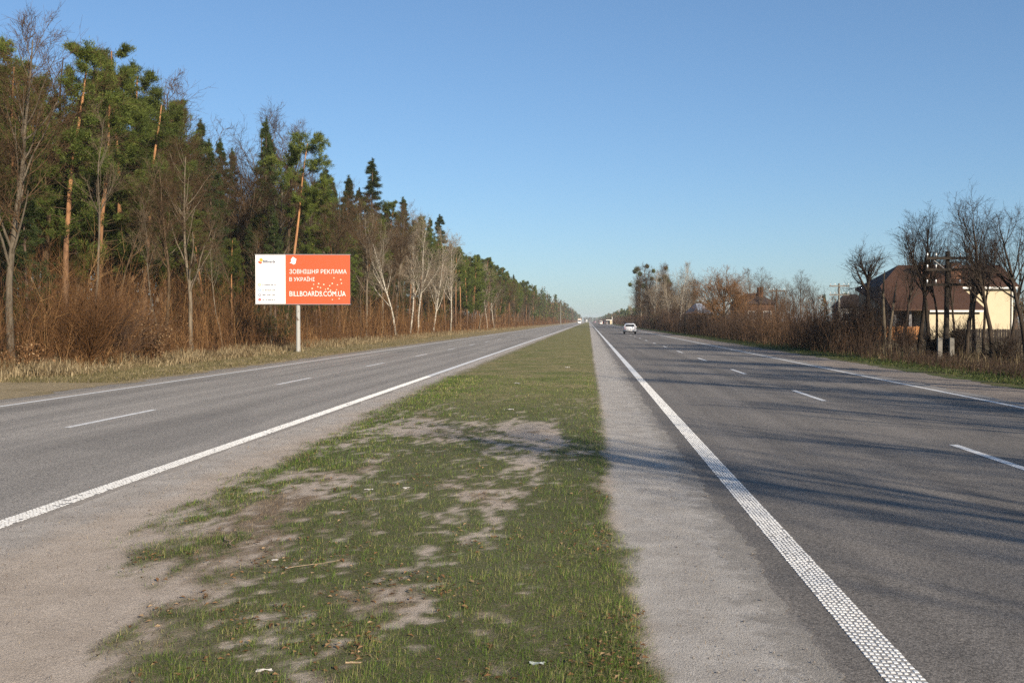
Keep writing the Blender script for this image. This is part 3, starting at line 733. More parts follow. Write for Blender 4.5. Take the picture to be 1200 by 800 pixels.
# ---- brush, straw and turf along the west edge
def thicket(name, mat, N, seed, ylim, pw, xr, hfun, twigs=9, parent=None, r0=.011, tfun=None, lean=.18):
    rng = np.random.default_rng(seed); a, b = ylim; q = 1 - pw
    y = (a ** q + rng.random(N) * (b ** q - a ** q)) ** (1 / q); x = rng.uniform(*xr, N)
    h = hfun(x, y, rng); keep = h > .15; x, y, h = x[keep], y[keep], h[keep]; n = len(x)
    d = nrm(np.stack([rng.normal(0, lean, n), rng.normal(0, lean, n), np.ones(n)], 1))
    P = polyline(np.stack([x, y, np.full(n, -.08)], 1), d, h, 4, .12, .03, rng)
    rad = np.maximum(r0, y * .00020)[:, None] * np.array([1, .8, .6, .3])[None]
    t = rng.random(n) * .65 if tfun is None else tfun(x, y, rng)
    m = MB(); m.tubes(P, rad, 3, attr=t)
    if twigs:
        par = np.repeat(np.arange(n), twigs); tt = rng.uniform(.25, 1, len(par)) * 3; i = np.minimum(tt.astype(int), 2); fr = (tt - i)[:, None]
        st = P[par, i] * (1 - fr) + P[par, i + 1] * fr; T = nrm(P[par, i + 1] - P[par, i])
        dd = nrm(T * .8 + perp_dirs(T, rng) * rng.uniform(.4, 1.1, (len(par), 1)))
        ln = h[par] * rng.uniform(.12, .32, len(par))
        s1 = perp_dirs(dd, rng); s2 = np.cross(dd, s1); rr = (rad[par, 2] * .75)[:, None]
        v = np.stack([st + s1 * rr, st - s1 * rr * .5 + s2 * rr * .87, st - s1 * rr * .5 - s2 * rr * .87, st + dd * ln[:, None]], 1)
        b4 = np.arange(len(par))[:, None, None] * 4; f = np.array([(0, 1, 3), (1, 2, 3), (2, 0, 3)])[None]
        m.add(v.reshape(-1, 3), (b4 + f).reshape(-1, 3), attr=np.repeat(np.clip(t[par] + rng.normal(0, .1, len(par)), 0, 1), 4))
    o = m.obj(name, mat, parent, 'tint'); 
    if parent is None: tag(o, kind='stuff')
    return o

def h_west(x, y, rng):
    n = fbm(x * .25 + 9, y * .22, 21, 4); edge = sstep(-19.2, -22.4, x)
    c2 = fbm(x * .55, y * .5, 22, 3)
    return (0.5 + 3.9 * edge * sstep(.3, .72, n) + 1.0 * edge) * rng.uniform(.35, 1.3, len(x)) * (rng.random(len(x)) < .25 + .9 * sstep(.38, .6, c2))
def t_west(x, y, rng):
    return np.clip(.26 + (fbm(x * .3, y * .25, 25, 3) - .5) * 1.5 + rng.normal(0, .20, len(x)) + .45 * (rng.random(len(x)) < .07), 0, 1)
thicket('undergrowth', M['stem_red'], 11500, 31, (32, 430), 1.6, (-30, -19.2), h_west, 9, tfun=t_west)
ground_blades('dry_grass', M['straw'], 60000, 41, (30, 420), 1.7, .20, .62, .005, .010,
              lambda x, y: sstep(.42, .68, fbm(x * .6, y * .5, 27, 5) + .14 * sstep(-18.0, -20.0, x)) * sstep(-16.4, -19.0, x) * .95 + .04, (-22.0, -17.2), .8, (.15, .95), -.03)
ground_blades('verge_grass_west', M['verge_blade'], 60000, 42, (30, 300), 1.8, .05, .16, .005, .009,
              lambda x, y: sstep(-14.0, -14.8, x) * (.35 + .65 * fbm(x * .8, y * .5, 28, 4)), (-19.5, -14.0), .8, (.1, .85), -.03, two=False)

# individual shrubs one can pick out
def shrub(name, loc, h, w, nst, mat, seed, label, leaves=None, leaf_n=0, twigs=14):
    rng = np.random.default_rng(seed); e = empty(name, loc); tag(e, label, 'shrub')
    d = nrm(np.stack([rng.normal(0, w, nst), rng.normal(0, w, nst), np.ones(nst)], 1))
    P = polyline(np.stack([rng.normal(0, .18, nst), rng.normal(0, .18, nst), np.full(nst, -.05)], 1), d, h * rng.uniform(.6, 1.1, nst), 6, .10, .02, rng)
    Rr = np.full((nst, 1), .018) * np.linspace(1, .35, 6)[None]
    m = MB(); m.tubes(P, Rr, 4, attr=rng.random(nst) * .6)
    B, RB = sprout(P, Rr, twigs, .2, 1, (20, 60), lambda t, L: L * .28, 4, .15, .06, rng, rk=.6, rmin=.007)
    m.tubes(B, RB, 3, attr=rng.random(len(B)) * .6); m.obj('stems', mat, e, 'tint')
    if leaf_n:
        i = rng.integers(0, len(B), leaf_n); k = rng.integers(1, 4, leaf_n); c = B[i, k] + rng.normal(0, .05, (leaf_n, 3))
        dd = nrm(rng.normal(size=(leaf_n, 3)) + np.array([0, 0, -.5])); sd = perp_dirs(dd, rng); l = rng.uniform(.07, .13, leaf_n)[:, None]
        v = np.stack([c, c + dd * l * .5 + sd * l * .33, c + dd * l, c + dd * l * .5 - sd * l * .33], 1)
        m2 = MB(); m2.add(v.reshape(-1, 3), np.arange(leaf_n * 4).reshape(-1, 4), attr=np.repeat(rng.random(leaf_n), 4)); m2.obj('leaves', leaves, e, 'tint')
    return e
p = at(178, X=-20.0); shrub('oak_shrub', (p[0], p[1], -.05), 2.3, .28, 22, M['stem_red'], 51, 'small shrub holding orange brown dead leaves at the forest edge', M['leaf_dry'], 1100)
p = at(100, X=-20.6); shrub('round_shrub', (p[0], p[1], -.05), 3.4, .55, 90, M['stem_red'], 52, 'large rounded leafless red brown shrub below the left pines', None, 0, 22)
p = at(128, X=-20.9); shrub('round_shrub', (p[0], p[1], -.05), 3.0, .5, 70, M['stem_right'], 53, 'dark leafless shrub just right of the large rounded shrub', None, 0, 20)
p = at(30, X=-20.4); shrub('oak_shrub', (p[0], p[1], -.05), 1.3, .5, 18, M['stem_red'], 54, 'low rusty leaved shrub at the foot of the leftmost trees', M['leaf_dry'], 350)

# ---- distant woods that read as one mass
def far_mass(name, seed, xs, ylim, step, hh, conifer, mats):
    rng = np.random.default_rng(seed); m = MB(); y = ylim[0]
    while y < ylim[1]:
        for x0 in xs:
            x = x0 + rng.uniform(-2.5, 2.5); yy = y + rng.uniform(-.5, .5) * step(y); H = hh * rng.uniform(.72, 1.12); con = rng.random() < conifer
            n = int(np.clip(60000 / y, 26, 150)); size = np.clip(y * .0016, .75, 3.0)
            if con:
                t = rng.random(n) ** .7; rad = H * .14 * (1.05 - t) + .3; z = H * (.12 + .88 * t)
            else:
                t = rng.random(n); rad = H * .2 * np.sqrt(np.clip(np.sin(np.pi * np.clip(t * .9 + .12, 0, 1)), .05, 1)); z = H * (.2 + .8 * t)
            a = rng.uniform(0, 6.28, n); rr = rad * np.sqrt(rng.random(n))
            C = np.stack([x + np.cos(a) * rr, yy + np.sin(a) * rr, z - size * .3], 1)
            if con: D = nrm(rng.normal(size=(n, 3)) + np.array([0, 0, .4])); w = size * .7
            else: D = nrm(rng.normal(size=(n, 3)) * .5 + np.array([0, 0, 1.0])); w = size * .22
            v, f = blades(C, D, np.full(n, size) * rng.uniform(.6, 1.3, n), np.full(n, w), rng)
            m.add(v, f, 0 if con else 1, attr=np.repeat(rng.random(n), 3))
            m.bar((x, yy, -.1), (x, yy, H * .85), max(.16, y * .00025), .05, 4, 2, caps=False)
        y += step(y)
    o = m.obj(name, mats, None, 'tint'); tag(o, kind='stuff'); return o
MS = [M['needle_far'], M['stem_red'], M['bark_brown']]
far_mass('far_forest_west', 61, (-23, -28, -34, -41), (430, 2600), lambda y: y * .012, 17.0, .62, MS)
far_mass('far_forest_east', 62, (27, 33, 40, 48), (400, 2600), lambda y: y * .012, 10.5, .7, MS)
far_mass('far_forest_end', 63, tuple(range(-500, 520, 6)), (2900, 3100), lambda y: 60, 13.0, .8, MS)
far_mass('far_treeline_east', 64, tuple(range(70, 520, 4)), (300, 360), lambda y: 20, 10.0, .25, MS)
far_mass('deep_forest', 67, (-58, -63, -69), (34, 215), lambda y: 3.2, 11.0, .45, MS)
thicket('deep_brush', M['stem_red'], 2200, 68, (40, 220), .6, (-56, -30), lambda x, y, r: r.uniform(1.5, 5.0, len(x)), 6, r0=.022)
thicket('far_brush_west', M['stem_red'], 1400, 65, (420, 1800), 1.4, (-26, -20), lambda x, y, r: r.uniform(1.5, 4.5, len(x)), 6)
thicket('far_brush_east', M['stem_right'], 1600, 66, (400, 1800), 1.4, (15, 30), lambda x, y, r: r.uniform(1.5, 5.0, len(x)), 6)

# ------------------------------------------------------------------ east side
def h_east(x, y, rng):
    n = fbm(x * .3, y * .15, 33, 4)
    full = sstep(57, 64, y)                      # by the house the brush is low
    return (full * (2.3 + 2.2 * sstep(.3, .7, n)) * sstep(13.6, 15.0, x) + (.22 + .55 * n) * (1 - full)) * rng.uniform(.55, 1.2, len(x))
def t_east(x, y, rng):
    return np.clip((.30 + (fbm(x * .3, y * .12, 35, 3) - .5) * 1.5 + rng.normal(0, .18, len(x))) * (.35 + .65 * sstep(54, 66, y)), 0, 1)
thicket('roadside_thicket', M['stem_right'], 7800, 71, (33, 420), 1.25, (13.6, 19.5), h_east, 9, tfun=t_east)
thicket('garden_thicket', M['stem_right'], 2000, 72, (60, 190), .6, (20, 44), lambda x, y, r: (.6 + 2.6 * fbm(x * .15, y * .1, 37, 4)) * r.uniform(.5, 1.2, len(x)) * (np.abs(x / y - .345) > .065), 8, tfun=t_east)
thicket('yard_thicket', M['stem_right'], 1000, 73, (118, 260), .6, (52, 130), lambda x, y, r: (1.5 + 3.0 * fbm(x * .1, y * .1, 37, 4)) * r.uniform(.5, 1.2, len(x)), 8, tfun=t_east, r0=.02)
ground_blades('verge_grass_east', M['verge_green'], 55000, 43, (28, 300), 1.7, .04, .13, .005, .010,
              lambda x, y: sstep(12.2, 12.7, x) * (.4 + .6 * fbm(x * .8, y * .5, 38, 4)), (12.2, 17.5), .8, (-.1, .65), -.03, two=False)
ground_blades('dry_weeds_east', M['straw'], 9000, 44, (30, 300), 1.6, .25, .8, .005, .010,
              lambda x, y: sstep(13.8, 14.8, x) * sstep(.42, .65, fbm(x * .6, y * .5, 39, 4)), (13.6, 18.5), .8, (-.1, .7), -.03)

E = [
 ('pollard', 1018, 18.2, 283, 'thick dark pollarded trunk with a spray of twigs left of the dead poles', .5, 1.0),
 ('snag', 1035, 17.2, 318, 'pale dead trunk, left one of the two bare poles beside the orange fence', 0.0, 1.0),
 ('snag', 1043, 17.6, 330, 'pale dead trunk, right one of the two bare poles beside the orange fence', 2.0, 1.0),
 ('road1', 1077, 18.6, 246, 'bare dark roadside tree left of the power pole, leftmost full crown', 1.2, 1.0),
 ('road3', 1088, 18.2, 252, 'bare dark roadside tree nearest the left side of the power pole', 4.1, 1.0),
 ('road0', 1133, 17.6, 238, 'bare dark thick trunked tree just right of the power pole', 2.4, 1.0),
 ('road3', 1153, 17.4, 262, 'slender bare tree between the thick trunked tree and the tallest one', .6, .7),
 ('road2', 1164, 17.2, 220, 'tallest bare roadside tree in front of the cream wall', 3.0, 1.0),
 ('road0', 1120, 19.5, 258, 'slim bare tree standing behind the power pole', 5.2, .7),
 ('road1', 1098, 20.5, 262, 'thin bare tree behind and left of the power pole', .3, .7),
 ('road0', 1060, 20.5, 262, 'bare tree in front of the roof ridge end of the cream house', 2.2, .9),
 ('road1', 1142, 21.0, 250, 'bare tree behind the thick trunked tree right of the power pole', 3.7, .8),
 ('road3', 1186, 19.0, 252, 'slender bare tree at the right end of the cream wall', 1.4, .8),
 ('road1', 1205, 17.4, 236, 'bare roadside tree cut by the right edge of the photo', 5.0, 1.0),
]
for key, px, X, top, lab, rz, wd in E: seen_tree(key, px, X, top, lab, rz, wide=wd)
# the row goes on beyond the frame: these throw the shadows that lie across the carriageway
for i, (x, y, s) in enumerate([(16.8, 33.0, 1.05), (15.8, 27.5, 1.1), (16.6, 22.0, 1.0), (15.4, 16.5, 1.1), (16.4, 12.0, .95), (15.6, 6.5, 1.1), (16.5, 1.5, 1.0), (15.7, -4.0, 1.4), (16.2, -8.5, 1.25), (17.5, -13.0, 1.1), (19.5, 30.0, 1.2), (20.0, 20.0, 1.2), (19.0, 10.0, 1.2), (19.8, 3.0, 1.2), (19.5, -6.0, 1.2), (25.5, 45.0, 1.9), (27.0, 49.0, 2.0), (28.5, 46.0, 2.0), (26.0, 40.0, 1.8)]):
    tree(f'road{i % 4}', (x, y, -.04), i * 1.7, s, 'bare roadside tree of the row continuing past the right edge', 'roadside trees beyond the right edge')

F = [
 ('poplar', 752, 17.0, 312, 'leafless poplar carrying green mistletoe, leftmost of the roadside grove', 0.4, 1.0),
 ('poplar', 763, 18.0, 309, 'leafless poplar with mistletoe in its top, second in the grove', 1.4, 1.0),
 ('poplar', 778, 19.5, 309, 'leafless poplar with a mistletoe crown behind the birches', 2.9, 1.0),
 ('birch1', 766, 16.6, 316, 'pale birch trunk between the mistletoe poplars', 2.2, .9),
 ('birch0', 795, 16.0, 306, 'tall white birch in the middle of the right grove', 0.7, .9),
 ('birch2', 800, 16.6, 314, 'white birch leaning right beside the tall white birch', 0.0, .9),
 ('birch1', 741, 16.5, 346, 'short broken white trunk left of the mistletoe poplars', 0.9, .6),
 ('birch2', 786, 17.2, 318, 'pale birch leaning left of the tall white birch', 3.0, .9),
 ('bare0', 772, 20.0, 314, 'brown bare tree filling the gap behind the mistletoe poplars', 4.0, 1.0),
 ('bare2', 790, 21.0, 316, 'brown bare tree behind the tall white birch', 5.0, 1.1),
 ('bare1', 757, 22.0, 318, 'brown bare tree behind the leftmost mistletoe poplar', 1.0, 1.0),
 ('bare2', 833, 22.0, 332, 'low spreading bare tree beside the metal roofed shed', 2.6, 1.1),
 ('bare1', 811, 18.0, 320, 'thin grey tree right of the white birches', 2.1, .9),
 ('bare0', 822, 20.0, 328, 'bare brown tree between the birches and the orange tree', 1.1, 1.0),
 ('willow', 851, 17.5, 312, 'rounded orange brown tree standing over the right hedge', 1.0, 1.15),
 ('willow', 862, 19.0, 326, 'smaller orange brown tree adjoining the rounded orange one', 3.0, 1.0),
 ('road1', 930, 19.0, 338, 'bare shrubby tree above the hedge left of the small pole', 1.0, 1.0),
 ('road2', 950, 21.0, 345, 'bare shrubby tree above the hedge beside the small pole', 2.0, 1.0),
 ('road3', 915, 20.0, 340, 'pale bare tree behind the brown pole', 4.0, 1.0),
 ('road0', 1003, 22.0, 330, 'thin bare tree rising above the hedge left of the pollarded trunk', 4.0, .8),
 ('bare2', 1196, 24.0, 300, 'grey bare tree behind the house corner at the right edge', 4.0, .8),
]
rr_ = np.random.default_rng(88)
for key, px, X, top, lab, rz, wd in F:
    e = seen_tree(key, px, X, top, lab, rz, wide=wd)
    if key == 'poplar':
        B = PROTO['poplar']['ex'][0]; tips = B[:, -1]; tips = tips[tips[:, 2] > PROTO['poplar']['H'] * .62]
        for t in tips[rr_.choice(len(tips), 6, replace=False)]:
            m = MB(); n = 500; c = nrm(rr_.normal(size=(n, 3))) * (rr_.random(n) ** .4)[:, None] * rr_.uniform(.35, .65) + t
            v, f = blades(c, nrm(rr_.normal(size=(n, 3))), np.full(n, .25), np.full(n, .09), rr_); m.add(v, f, attr=np.repeat(rr_.random(n), 3))
            m.obj('mistletoe', M['mistletoe'], e, 'tint')
rng = np.random.default_rng(17)
for yy in np.arange(150, 400, 7):
    for xx in (19, 24.5, 31):
        x = xx + rng.uniform(-2, 2); y = yy + rng.uniform(-3, 3); c = column_of(x, y)
        if 812 < c < 880: continue
        kind = 'bare' if rng.random() < .7 else 'slim'
        tree(f'{kind}{rng.integers(0, 3)}', (x, y, -.06), rng.uniform(0, 6.28), rng.uniform(.55, .86) * (.8 if c > 800 else 1.0), 'brown bare tree in the grove right of the road', 'bare trees of the right grove')
p = at(770, X=15.4); shrub('evergreen_shrub', (p[0], p[1], -.05), 3.8, .35, 60, M['stem_right'], 57, 'dark green rounded shrub at the foot of the right grove', M['needle_spruce'], 5000)
p = at(1063, X=20.0); shrub('round_shrub', (p[0], p[1], -.05), 1.7, .4, 80, M['stem_right'], 58, 'low dark red shrub in front of the orange fence', None, 0, 16)

p = at(1102, X=17.2); shrub('round_shrub', (p[0], p[1], -.05), 1.5, .35, 70, M['stem_dark'], 59, 'dark bush at the left foot of the power pole', None, 0, 18)
p = at(1122, X=17.6); shrub('round_shrub', (p[0], p[1], -.05), 1.9, .3, 70, M['stem_dark'], 60, 'dark bush at the right foot of the power pole', None, 0, 18)
p = at(1180, X=17.8); shrub('round_shrub', (p[0], p[1], -.05), 1.5, .5, 60, M['stem_dark'], 61, 'dark bush right of the tallest roadside tree', None, 0, 18)
p = at(1013, X=18.4); shrub('round_shrub', (p[0], p[1], -.05), 2.8, .3, 80, M['stem_dark'], 62, 'dark bush wrapped round the foot of the pollarded trunk', None, 0, 20)

# ------------------------------------------------------------------ buildings
M['cream'] = mk_plain('cream_render', (0.50, 0.425, 0.29), .85, .2, .05, 1.2)
M['roof_brown'] = None
def mk_tiles(name, a, b):
    t = NT(name); v = t.coord(); br = t.n('ShaderNodeTexBrick'); br.inputs['Scale'].default_value = 3.0
    br.inputs['Color1'].default_value = (*a, 1); br.inputs['Color2'].default_value = (*b, 1); br.inputs['Mortar'].default_value = (*[x * .5 for x in a], 1)
    br.inputs['Mortar Size'].default_value = .03; t.l(v, br.inputs['Vector'])
    c = t.mix(t.rng(t.noise(v, .8, 5), .3, .7, 0, .5), br.outputs[0], tuple(x * .6 for x in a)); return t.fin(c, .75, .3)
M['roof_brown'] = mk_tiles('roof_tiles_brown', (0.058, 0.027, 0.014), (0.088, 0.041, 0.021))
M['roof_dark'] = mk_tiles('roof_dark', (0.045, 0.035, 0.032), (0.07, 0.05, 0.045))
M['roof_metal'] = mk_plain('roof_metal', (0.17, 0.20, 0.25), .45, .4, .15, 1.5)
M['brick_orange'] = mk_tiles('brick_orange', (0.15, 0.070, 0.038), (0.20, 0.092, 0.048))
M['white_trim'] = mk_plain('white_trim', (0.66, 0.65, 0.61), .6, .3, .08)
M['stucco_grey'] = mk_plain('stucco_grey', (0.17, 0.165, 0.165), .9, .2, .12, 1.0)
M['glass'] = mk_plain('window_glass', (0.035, 0.05, 0.075), .12, .6, .2, .6)
M['door'] = mk_plain('door_dark', (0.025, 0.02, 0.018), .6, .3)
M['fence_wood'] = mk_plain('fence_orange_wood', (0.36, 0.165, 0.062), .8, .2, .25, 3.0)
M['fence_dark'] = mk_plain('fence_dark_wood', (0.030, 0.024, 0.02), .85, .2, .3, 3.0)
M['concrete'] = mk_plain('concrete', (0.17, 0.158, 0.138), .9, .2, .2, 5)
M['pole_dark'] = mk_bark('pole_tarred', (0.012, 0.010, 0.008), (0.035, 0.028, 0.022))
M['pole_brown'] = mk_bark('pole_wood', (0.06, 0.045, 0.033), (0.13, 0.10, 0.075))
M['ceramic'] = mk_plain('insulator_ceramic', (0.78, 0.77, 0.74), .25, .5, .04)
M['metal'] = mk_plain('grey_metal', (0.20, 0.20, 0.20), .5, .4, .15, 8, .4)

def poly(pts, faces, mat, name, parent, thick=0.0):
    m = MB()
    for f in faces: m.add([pts[i] for i in f], [tuple(range(len(f)))])
    o = m.obj(name, mat, parent); return o

def build_house():
    Yh = 112.0; Yw = 107.0; X0 = at(1117, Y=Yh)[0]; e = empty('house', (X0, Yw, 0))
    gx = lambda px: at(px, Y=Yh)[0] - X0
    gw = lambda px: at(px, Y=Yw)[0] - X0
    hz = lambda py: height_at(py, Yh)
    xl, xr = gw(1047), gx(1187); xw, xwr = gw(1089), gw(1148)
    he, hr, hw = hz(336.5), height_at(312.5, Yw + 9.2), height_at(362.5, Yw)
    m = MB(); m.box((gx(1089), 5.0, 0), (xr, 13.5, he)); m.box((xl, 5.0, 0), (gx(1089), 13.5, he - .5)); m.obj('wall', M['cream'], e)
    m = MB(); m.box((xw, 0, 0), (xwr, 4.997, hw)); m.obj('wall', M['cream'], e)
    m = MB(); m.box((xl + .4, 4.9, 0), (xw - .003, 4.998, hw)); o = m.obj('wall', M['stucco_grey'], e); o['label'] = 'wall under the deep porch roof, its shade painted in as grey'  # grey instead of the house's cream: the porch shade is put into the colour
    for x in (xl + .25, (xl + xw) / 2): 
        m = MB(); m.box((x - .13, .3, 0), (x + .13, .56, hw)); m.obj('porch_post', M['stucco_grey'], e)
    m = MB(); m.box((xl + 2.3, 4.80, 0), (xl + 3.3, 4.897, 2.1)); m.obj('door', M['door'], e)
    m = MB(); m.box((xl + .9, 4.80, .8), (xl + 2.0, 4.87, 2.1)); w = m.obj('window', M['white_trim'], e)
    m = MB(); m.box((xl + .98, 4.775, .88), (xl + 1.92, 4.797, 2.02)); m.obj('pane', M['glass'], w)
    # roof: main hip, and the catslide over the porch wing
    o_ = .45; rid = 9.2; gr = lambda px: at(px, Y=Yw + rid)[0] - X0; R0, R1 = gr(1052), gr(1172)
    pts = [(gx(1120) , 5 - o_, he), (xr + o_, 5 - o_, he), (R1, rid, hr), (R0, rid, hr), (xl - .35, 13.9, he), (xr + o_, 13.9, he),
           (xl - .35, -o_, hw), (xwr + o_, -o_, hw), (gx(1123), 5 - o_, he), (xl - .1, 5 - o_, he)]
    t = .16
    m = MB()
    def slab(idx):
        a = np.array([pts[i] for i in idx]); n = len(idx); b = a.copy(); b[:, 2] -= t
        m.add(np.concatenate([a, b]), [tuple(range(n))]); m.add(np.concatenate([a, b]), [tuple(range(2 * n - 1, n - 1, -1))])
        for k in range(n): m.add([a[k], a[(k + 1) % n], b[(k + 1) % n], b[k]], [(0, 1, 2, 3)])
    slab((9, 0, 1, 2, 3)); slab((1, 5, 2)); slab((5, 4, 3, 2)); slab((6, 7, 8, 9)); slab((4, 6, 9, 3))
    m.add([pts[7], (xwr + o_, 5, hw), pts[8]], [(0, 1, 2)])
    rf = m.obj('roof', M['roof_brown'], e)
    for a, b in ((1083, 1095), (1119, 1131)):
        m = MB(); m.box((gx(a), 6.2, he), (gx(b), 7.2, hz(310))); m.obj('chimney', M['brick_orange'], rf)
        m = MB(); m.box((gx(a) - .08, 6.1, hz(310) + .003), (gx(b) + .08, 7.3, hz(310) + .15)); m.obj('chimney_cap', M['roof_dark'], rf)
    m = MB(); m.box((gx(1126), 5 - o_ - .05, he - .30), (xr + o_, 5 - o_ - .012, he - .10)); m.obj('gutter', M['white_trim'], rf)
    m = MB(); m.box((xw - .1, -o_ - .05, hw - .30), (xwr + o_, -o_ - .012, hw - .12)); m.obj('gutter', M['white_trim'], rf)
    m = MB(); m.bar((xr - .15, 4.9, 0), (xr - .15, 4.9, he - .2), .06); m.obj('drainpipe', M['white_trim'], e)
    tag(e, 'large cream house with a broad brown hipped roof behind the roadside trees', 'house')
build_house()

def small_house(name, px, Y, w, d, he, hr, wall, roof, label, chim=None, rz=.2, win=True):
    e = empty(name, at(px, Y=Y), rz); tag(e, label, 'house')
    m = MB(); m.box((-w / 2, 0, 0), (w / 2, d, he)); m.obj('wall', wall, e)
    o = .35; m = MB()
    a = [(-w/2-o, -o, he-.1), (w/2+o, -o, he-.1), (w/2+o, d+o, he-.1), (-w/2-o, d+o, he-.1), (-w*.22, d/2, hr), (w*.22, d/2, hr)]
    m.add(a, [(0,1,5,4),(2,3,4,5)]); m.add(a, [(1,2,5),(3,0,4)]); m.add(a, [(3,2,1,0)]); rf = m.obj('roof', roof, e)
    if chim:
        m = MB(); m.box((chim-.35, d*.3, he), (chim+.35, d*.3+.7, hr+.9)); m.obj('chimney', M['brick_orange'], rf)
    if win:
        for x in (-w*.25, w*.25):
            m = MB(); m.box((x-.6, -.06, he*.45), (x+.6, -.003, he*.45+1.3)); f = m.obj('window', M['white_trim'], e)
            m = MB(); m.box((x-.5, -.09, he*.45+.1), (x+.5, -.063, he*.45+1.2)); m.obj('pane', M['glass'], f)
    return e
small_house('house', 890, 150, 4.6, 6, 4.4, 5.9, M['brick_orange'], M['roof_dark'], 'small orange brick house with dark roof showing above the right hedge', .9)
small_house('house', 1000, 148, 4.0, 6, 3.9, 5.7, M['stucco_grey'], M['roof_dark'], 'dark roofed house left of the pollarded trunk', None, -.1)
small_house('shed', 826, 178, 2.4, 4, 3.2, 4.9, M['stucco_grey'], M['roof_metal'], 'shed with a blue grey metal roof between birches and orange tree', None, .5, False)

def fence(name, px0, px1, Y, h, mat, label, pitch=.22):
    a = at(px0, Y=Y); b = at(px1, Y=Y); e = empty(name, (a[0], Y, 0)); W = b[0] - a[0]; tag(e, label, 'fence')
    pm = MB(); pm.box((.012, 0, .12), (pitch - .012, .025, h)); me = pm.mesh('board', mat)
    n = int(W / pitch); r = np.random.default_rng(int(px0))
    for k in range(n):
        o = link('board', me, e); o.location = (k * pitch, r.uniform(-.008, .008), r.uniform(-.03, .03))
    k = 0.0
    while k < W:
        m = MB(); m.box((k - .05, .03, 0), (k + .05, .13, h + .06)); m.obj('post', mat, e); k += 2.6
    for z in (.35, h - .25):
        m = MB(); m.box((0, .027, z), (W, .029 + .04, z + .08)); m.obj('rail', mat, e)
fence('board_fence', 1021, 1080, 96, 1.35, M['fence_wood'], 'low orange brown board fence left of the cream house')
fence('board_fence', 1122, 1206, 92, 1.15, M['fence_dark'], 'low dark board fence in front of the cream house')

# ------------------------------------------------------------------ poles
def insulator(m, x, y, z): 
    m.bar((x, y, z), (x, y, z + .10), .02, .02, 6, 0, False); m.bar((x, y, z + .08), (x, y, z + .18), .036, .028, 8, 1)
def big_pole():
    p = at(1109, Y=50); e = empty('power_pole', p); tag(e, 'dark wooden power pole with three crossarms and white insulators before the house', 'pole')
    H = height_at(297, 50); m = MB(); m.bar((0, 0, .7), (.03, 0, H), .13, .10, 10); m.obj('pole', M['pole_dark'], e)
    for x, y in ((-.30, 0), (.16, -.26)):
        m = MB(); m.box((x - .10, y - .09, -.2), (x + .10, y + .09, height_at(395, 50))); m.obj('concrete_stub', M['concrete'], e)
    for k, py in enumerate((305, 318, 335)):
        z = height_at(py, 50); m = MB(); m.box((-1.02, -.22, z - .06), (1.08, -.115, z + .06)); a = m.obj('crossarm', M['pole_dark'], e)
        for x in (-.95, -.55, .55, 1.0):
            m = MB(); insulator(m, x, -.165, z + .06); m.obj('insulator', [M['metal'], M['ceramic']], a)
    for x0 in (-.75, .8):
        m = MB(); m.bar((x0, -.12, height_at(305, 50)), (0, -.12, height_at(320, 50)), .025, .025, 6); m.obj('brace', M['metal'], e)
big_pole()
def small_pole(name, px, Y, top, mat, label, arms=1, cat='pole', r=.13):
    e = empty(name, at(px, Y=Y)); tag(e, label, cat); H = height_at(top, Y)
    m = MB(); m.bar((0, 0, -.1), (0, 0, H), r, r * .7, 8); m.obj('pole', mat, e)
    for k in range(arms):
        z = H - .25 - k * .8; m = MB(); m.box((-.9, -.16, z - .06), (.9, -.1, z + .06)); a = m.obj('crossarm', mat, e)
        for x in (-.8, -.4, .4, .8):
            m = MB(); insulator(m, x, -.13, z + .06); m.obj('insulator', [M['metal'], M['ceramic']], a)
small_pole('utility_pole', 983, 96, 333, M['concrete'], 'pale concrete utility pole with two crossarms behind the hedge', 2)
small_pole('utility_pole', 910, 118, 339, M['pole_brown'], 'brown wooden utility pole with one crossarm above the hedge', 1)
small_pole('utility_pole', 803, 150, 357, M['pole_dark'], 'short dark post in the hedge below the white birches', 0)
p = at(657, X=-16.5); small_pole('utility_pole', 657, p[1], 356, M['concrete'], 'distant pale concrete pole beside the left carriageway', 0, r=.28)

# ------------------------------------------------------------------ billboard
M['print_white'] = mk_plain('print_white', (0.66, 0.66, 0.66), .5, .3, .02)
M['print_orange'] = mk_plain('print_orange', (0.61, 0.082, 0.029), .5, .3, .03)
def flat(name, rgb): 
    if name not in M: M[name] = mk_plain(name, rgb, .5, .3, .03)
    return M[name]
def mk_post():
    t = NT('post_whitewash'); v = t.coord((1, 1, .5)); n = t.noise(v, 3.5, 5, .7)
    c = t.mix(t.rng(n, .54, .60), (0.30, 0.30, 0.285), (0.09, 0.06, 0.04)); return t.fin(c, .7, .3)
M['post'] = mk_post()
def text_mesh(body, name, mat, parent, x0, x1, z0, z1, y, bold=.012):
    cu = bpy.data.curves.new('t', 'FONT'); cu.body = body; cu.offset = bold; cu.extrude = .002; cu.resolution_u = 3
    ob = bpy.data.objects.new('t', cu); COL.objects.link(ob)
    dg = bpy.context.evaluated_depsgraph_get(); dg.update()
    me = bpy.data.meshes.new_from_object(ob.evaluated_get(dg)); bpy.data.objects.remove(ob)
    n = len(me.vertices); c = np.zeros(n * 3, np.float32); me.vertices.foreach_get('co', c); c = c.reshape(-1, 3)
    lo, hi = c.min(0), c.max(0); q = np.zeros_like(c)
    q[:, 0] = x0 + (c[:, 0] - lo[0]) / (hi[0] - lo[0]) * (x1 - x0); q[:, 2] = z0 + (c[:, 1] - lo[1]) / (hi[1] - lo[1]) * (z1 - z0); q[:, 1] = y - c[:, 2] * .5
    me.vertices.foreach_set('co', q.ravel()); me.materials.clear(); me.materials.append(mat); me.update()
    o = link(name, me, parent); return o
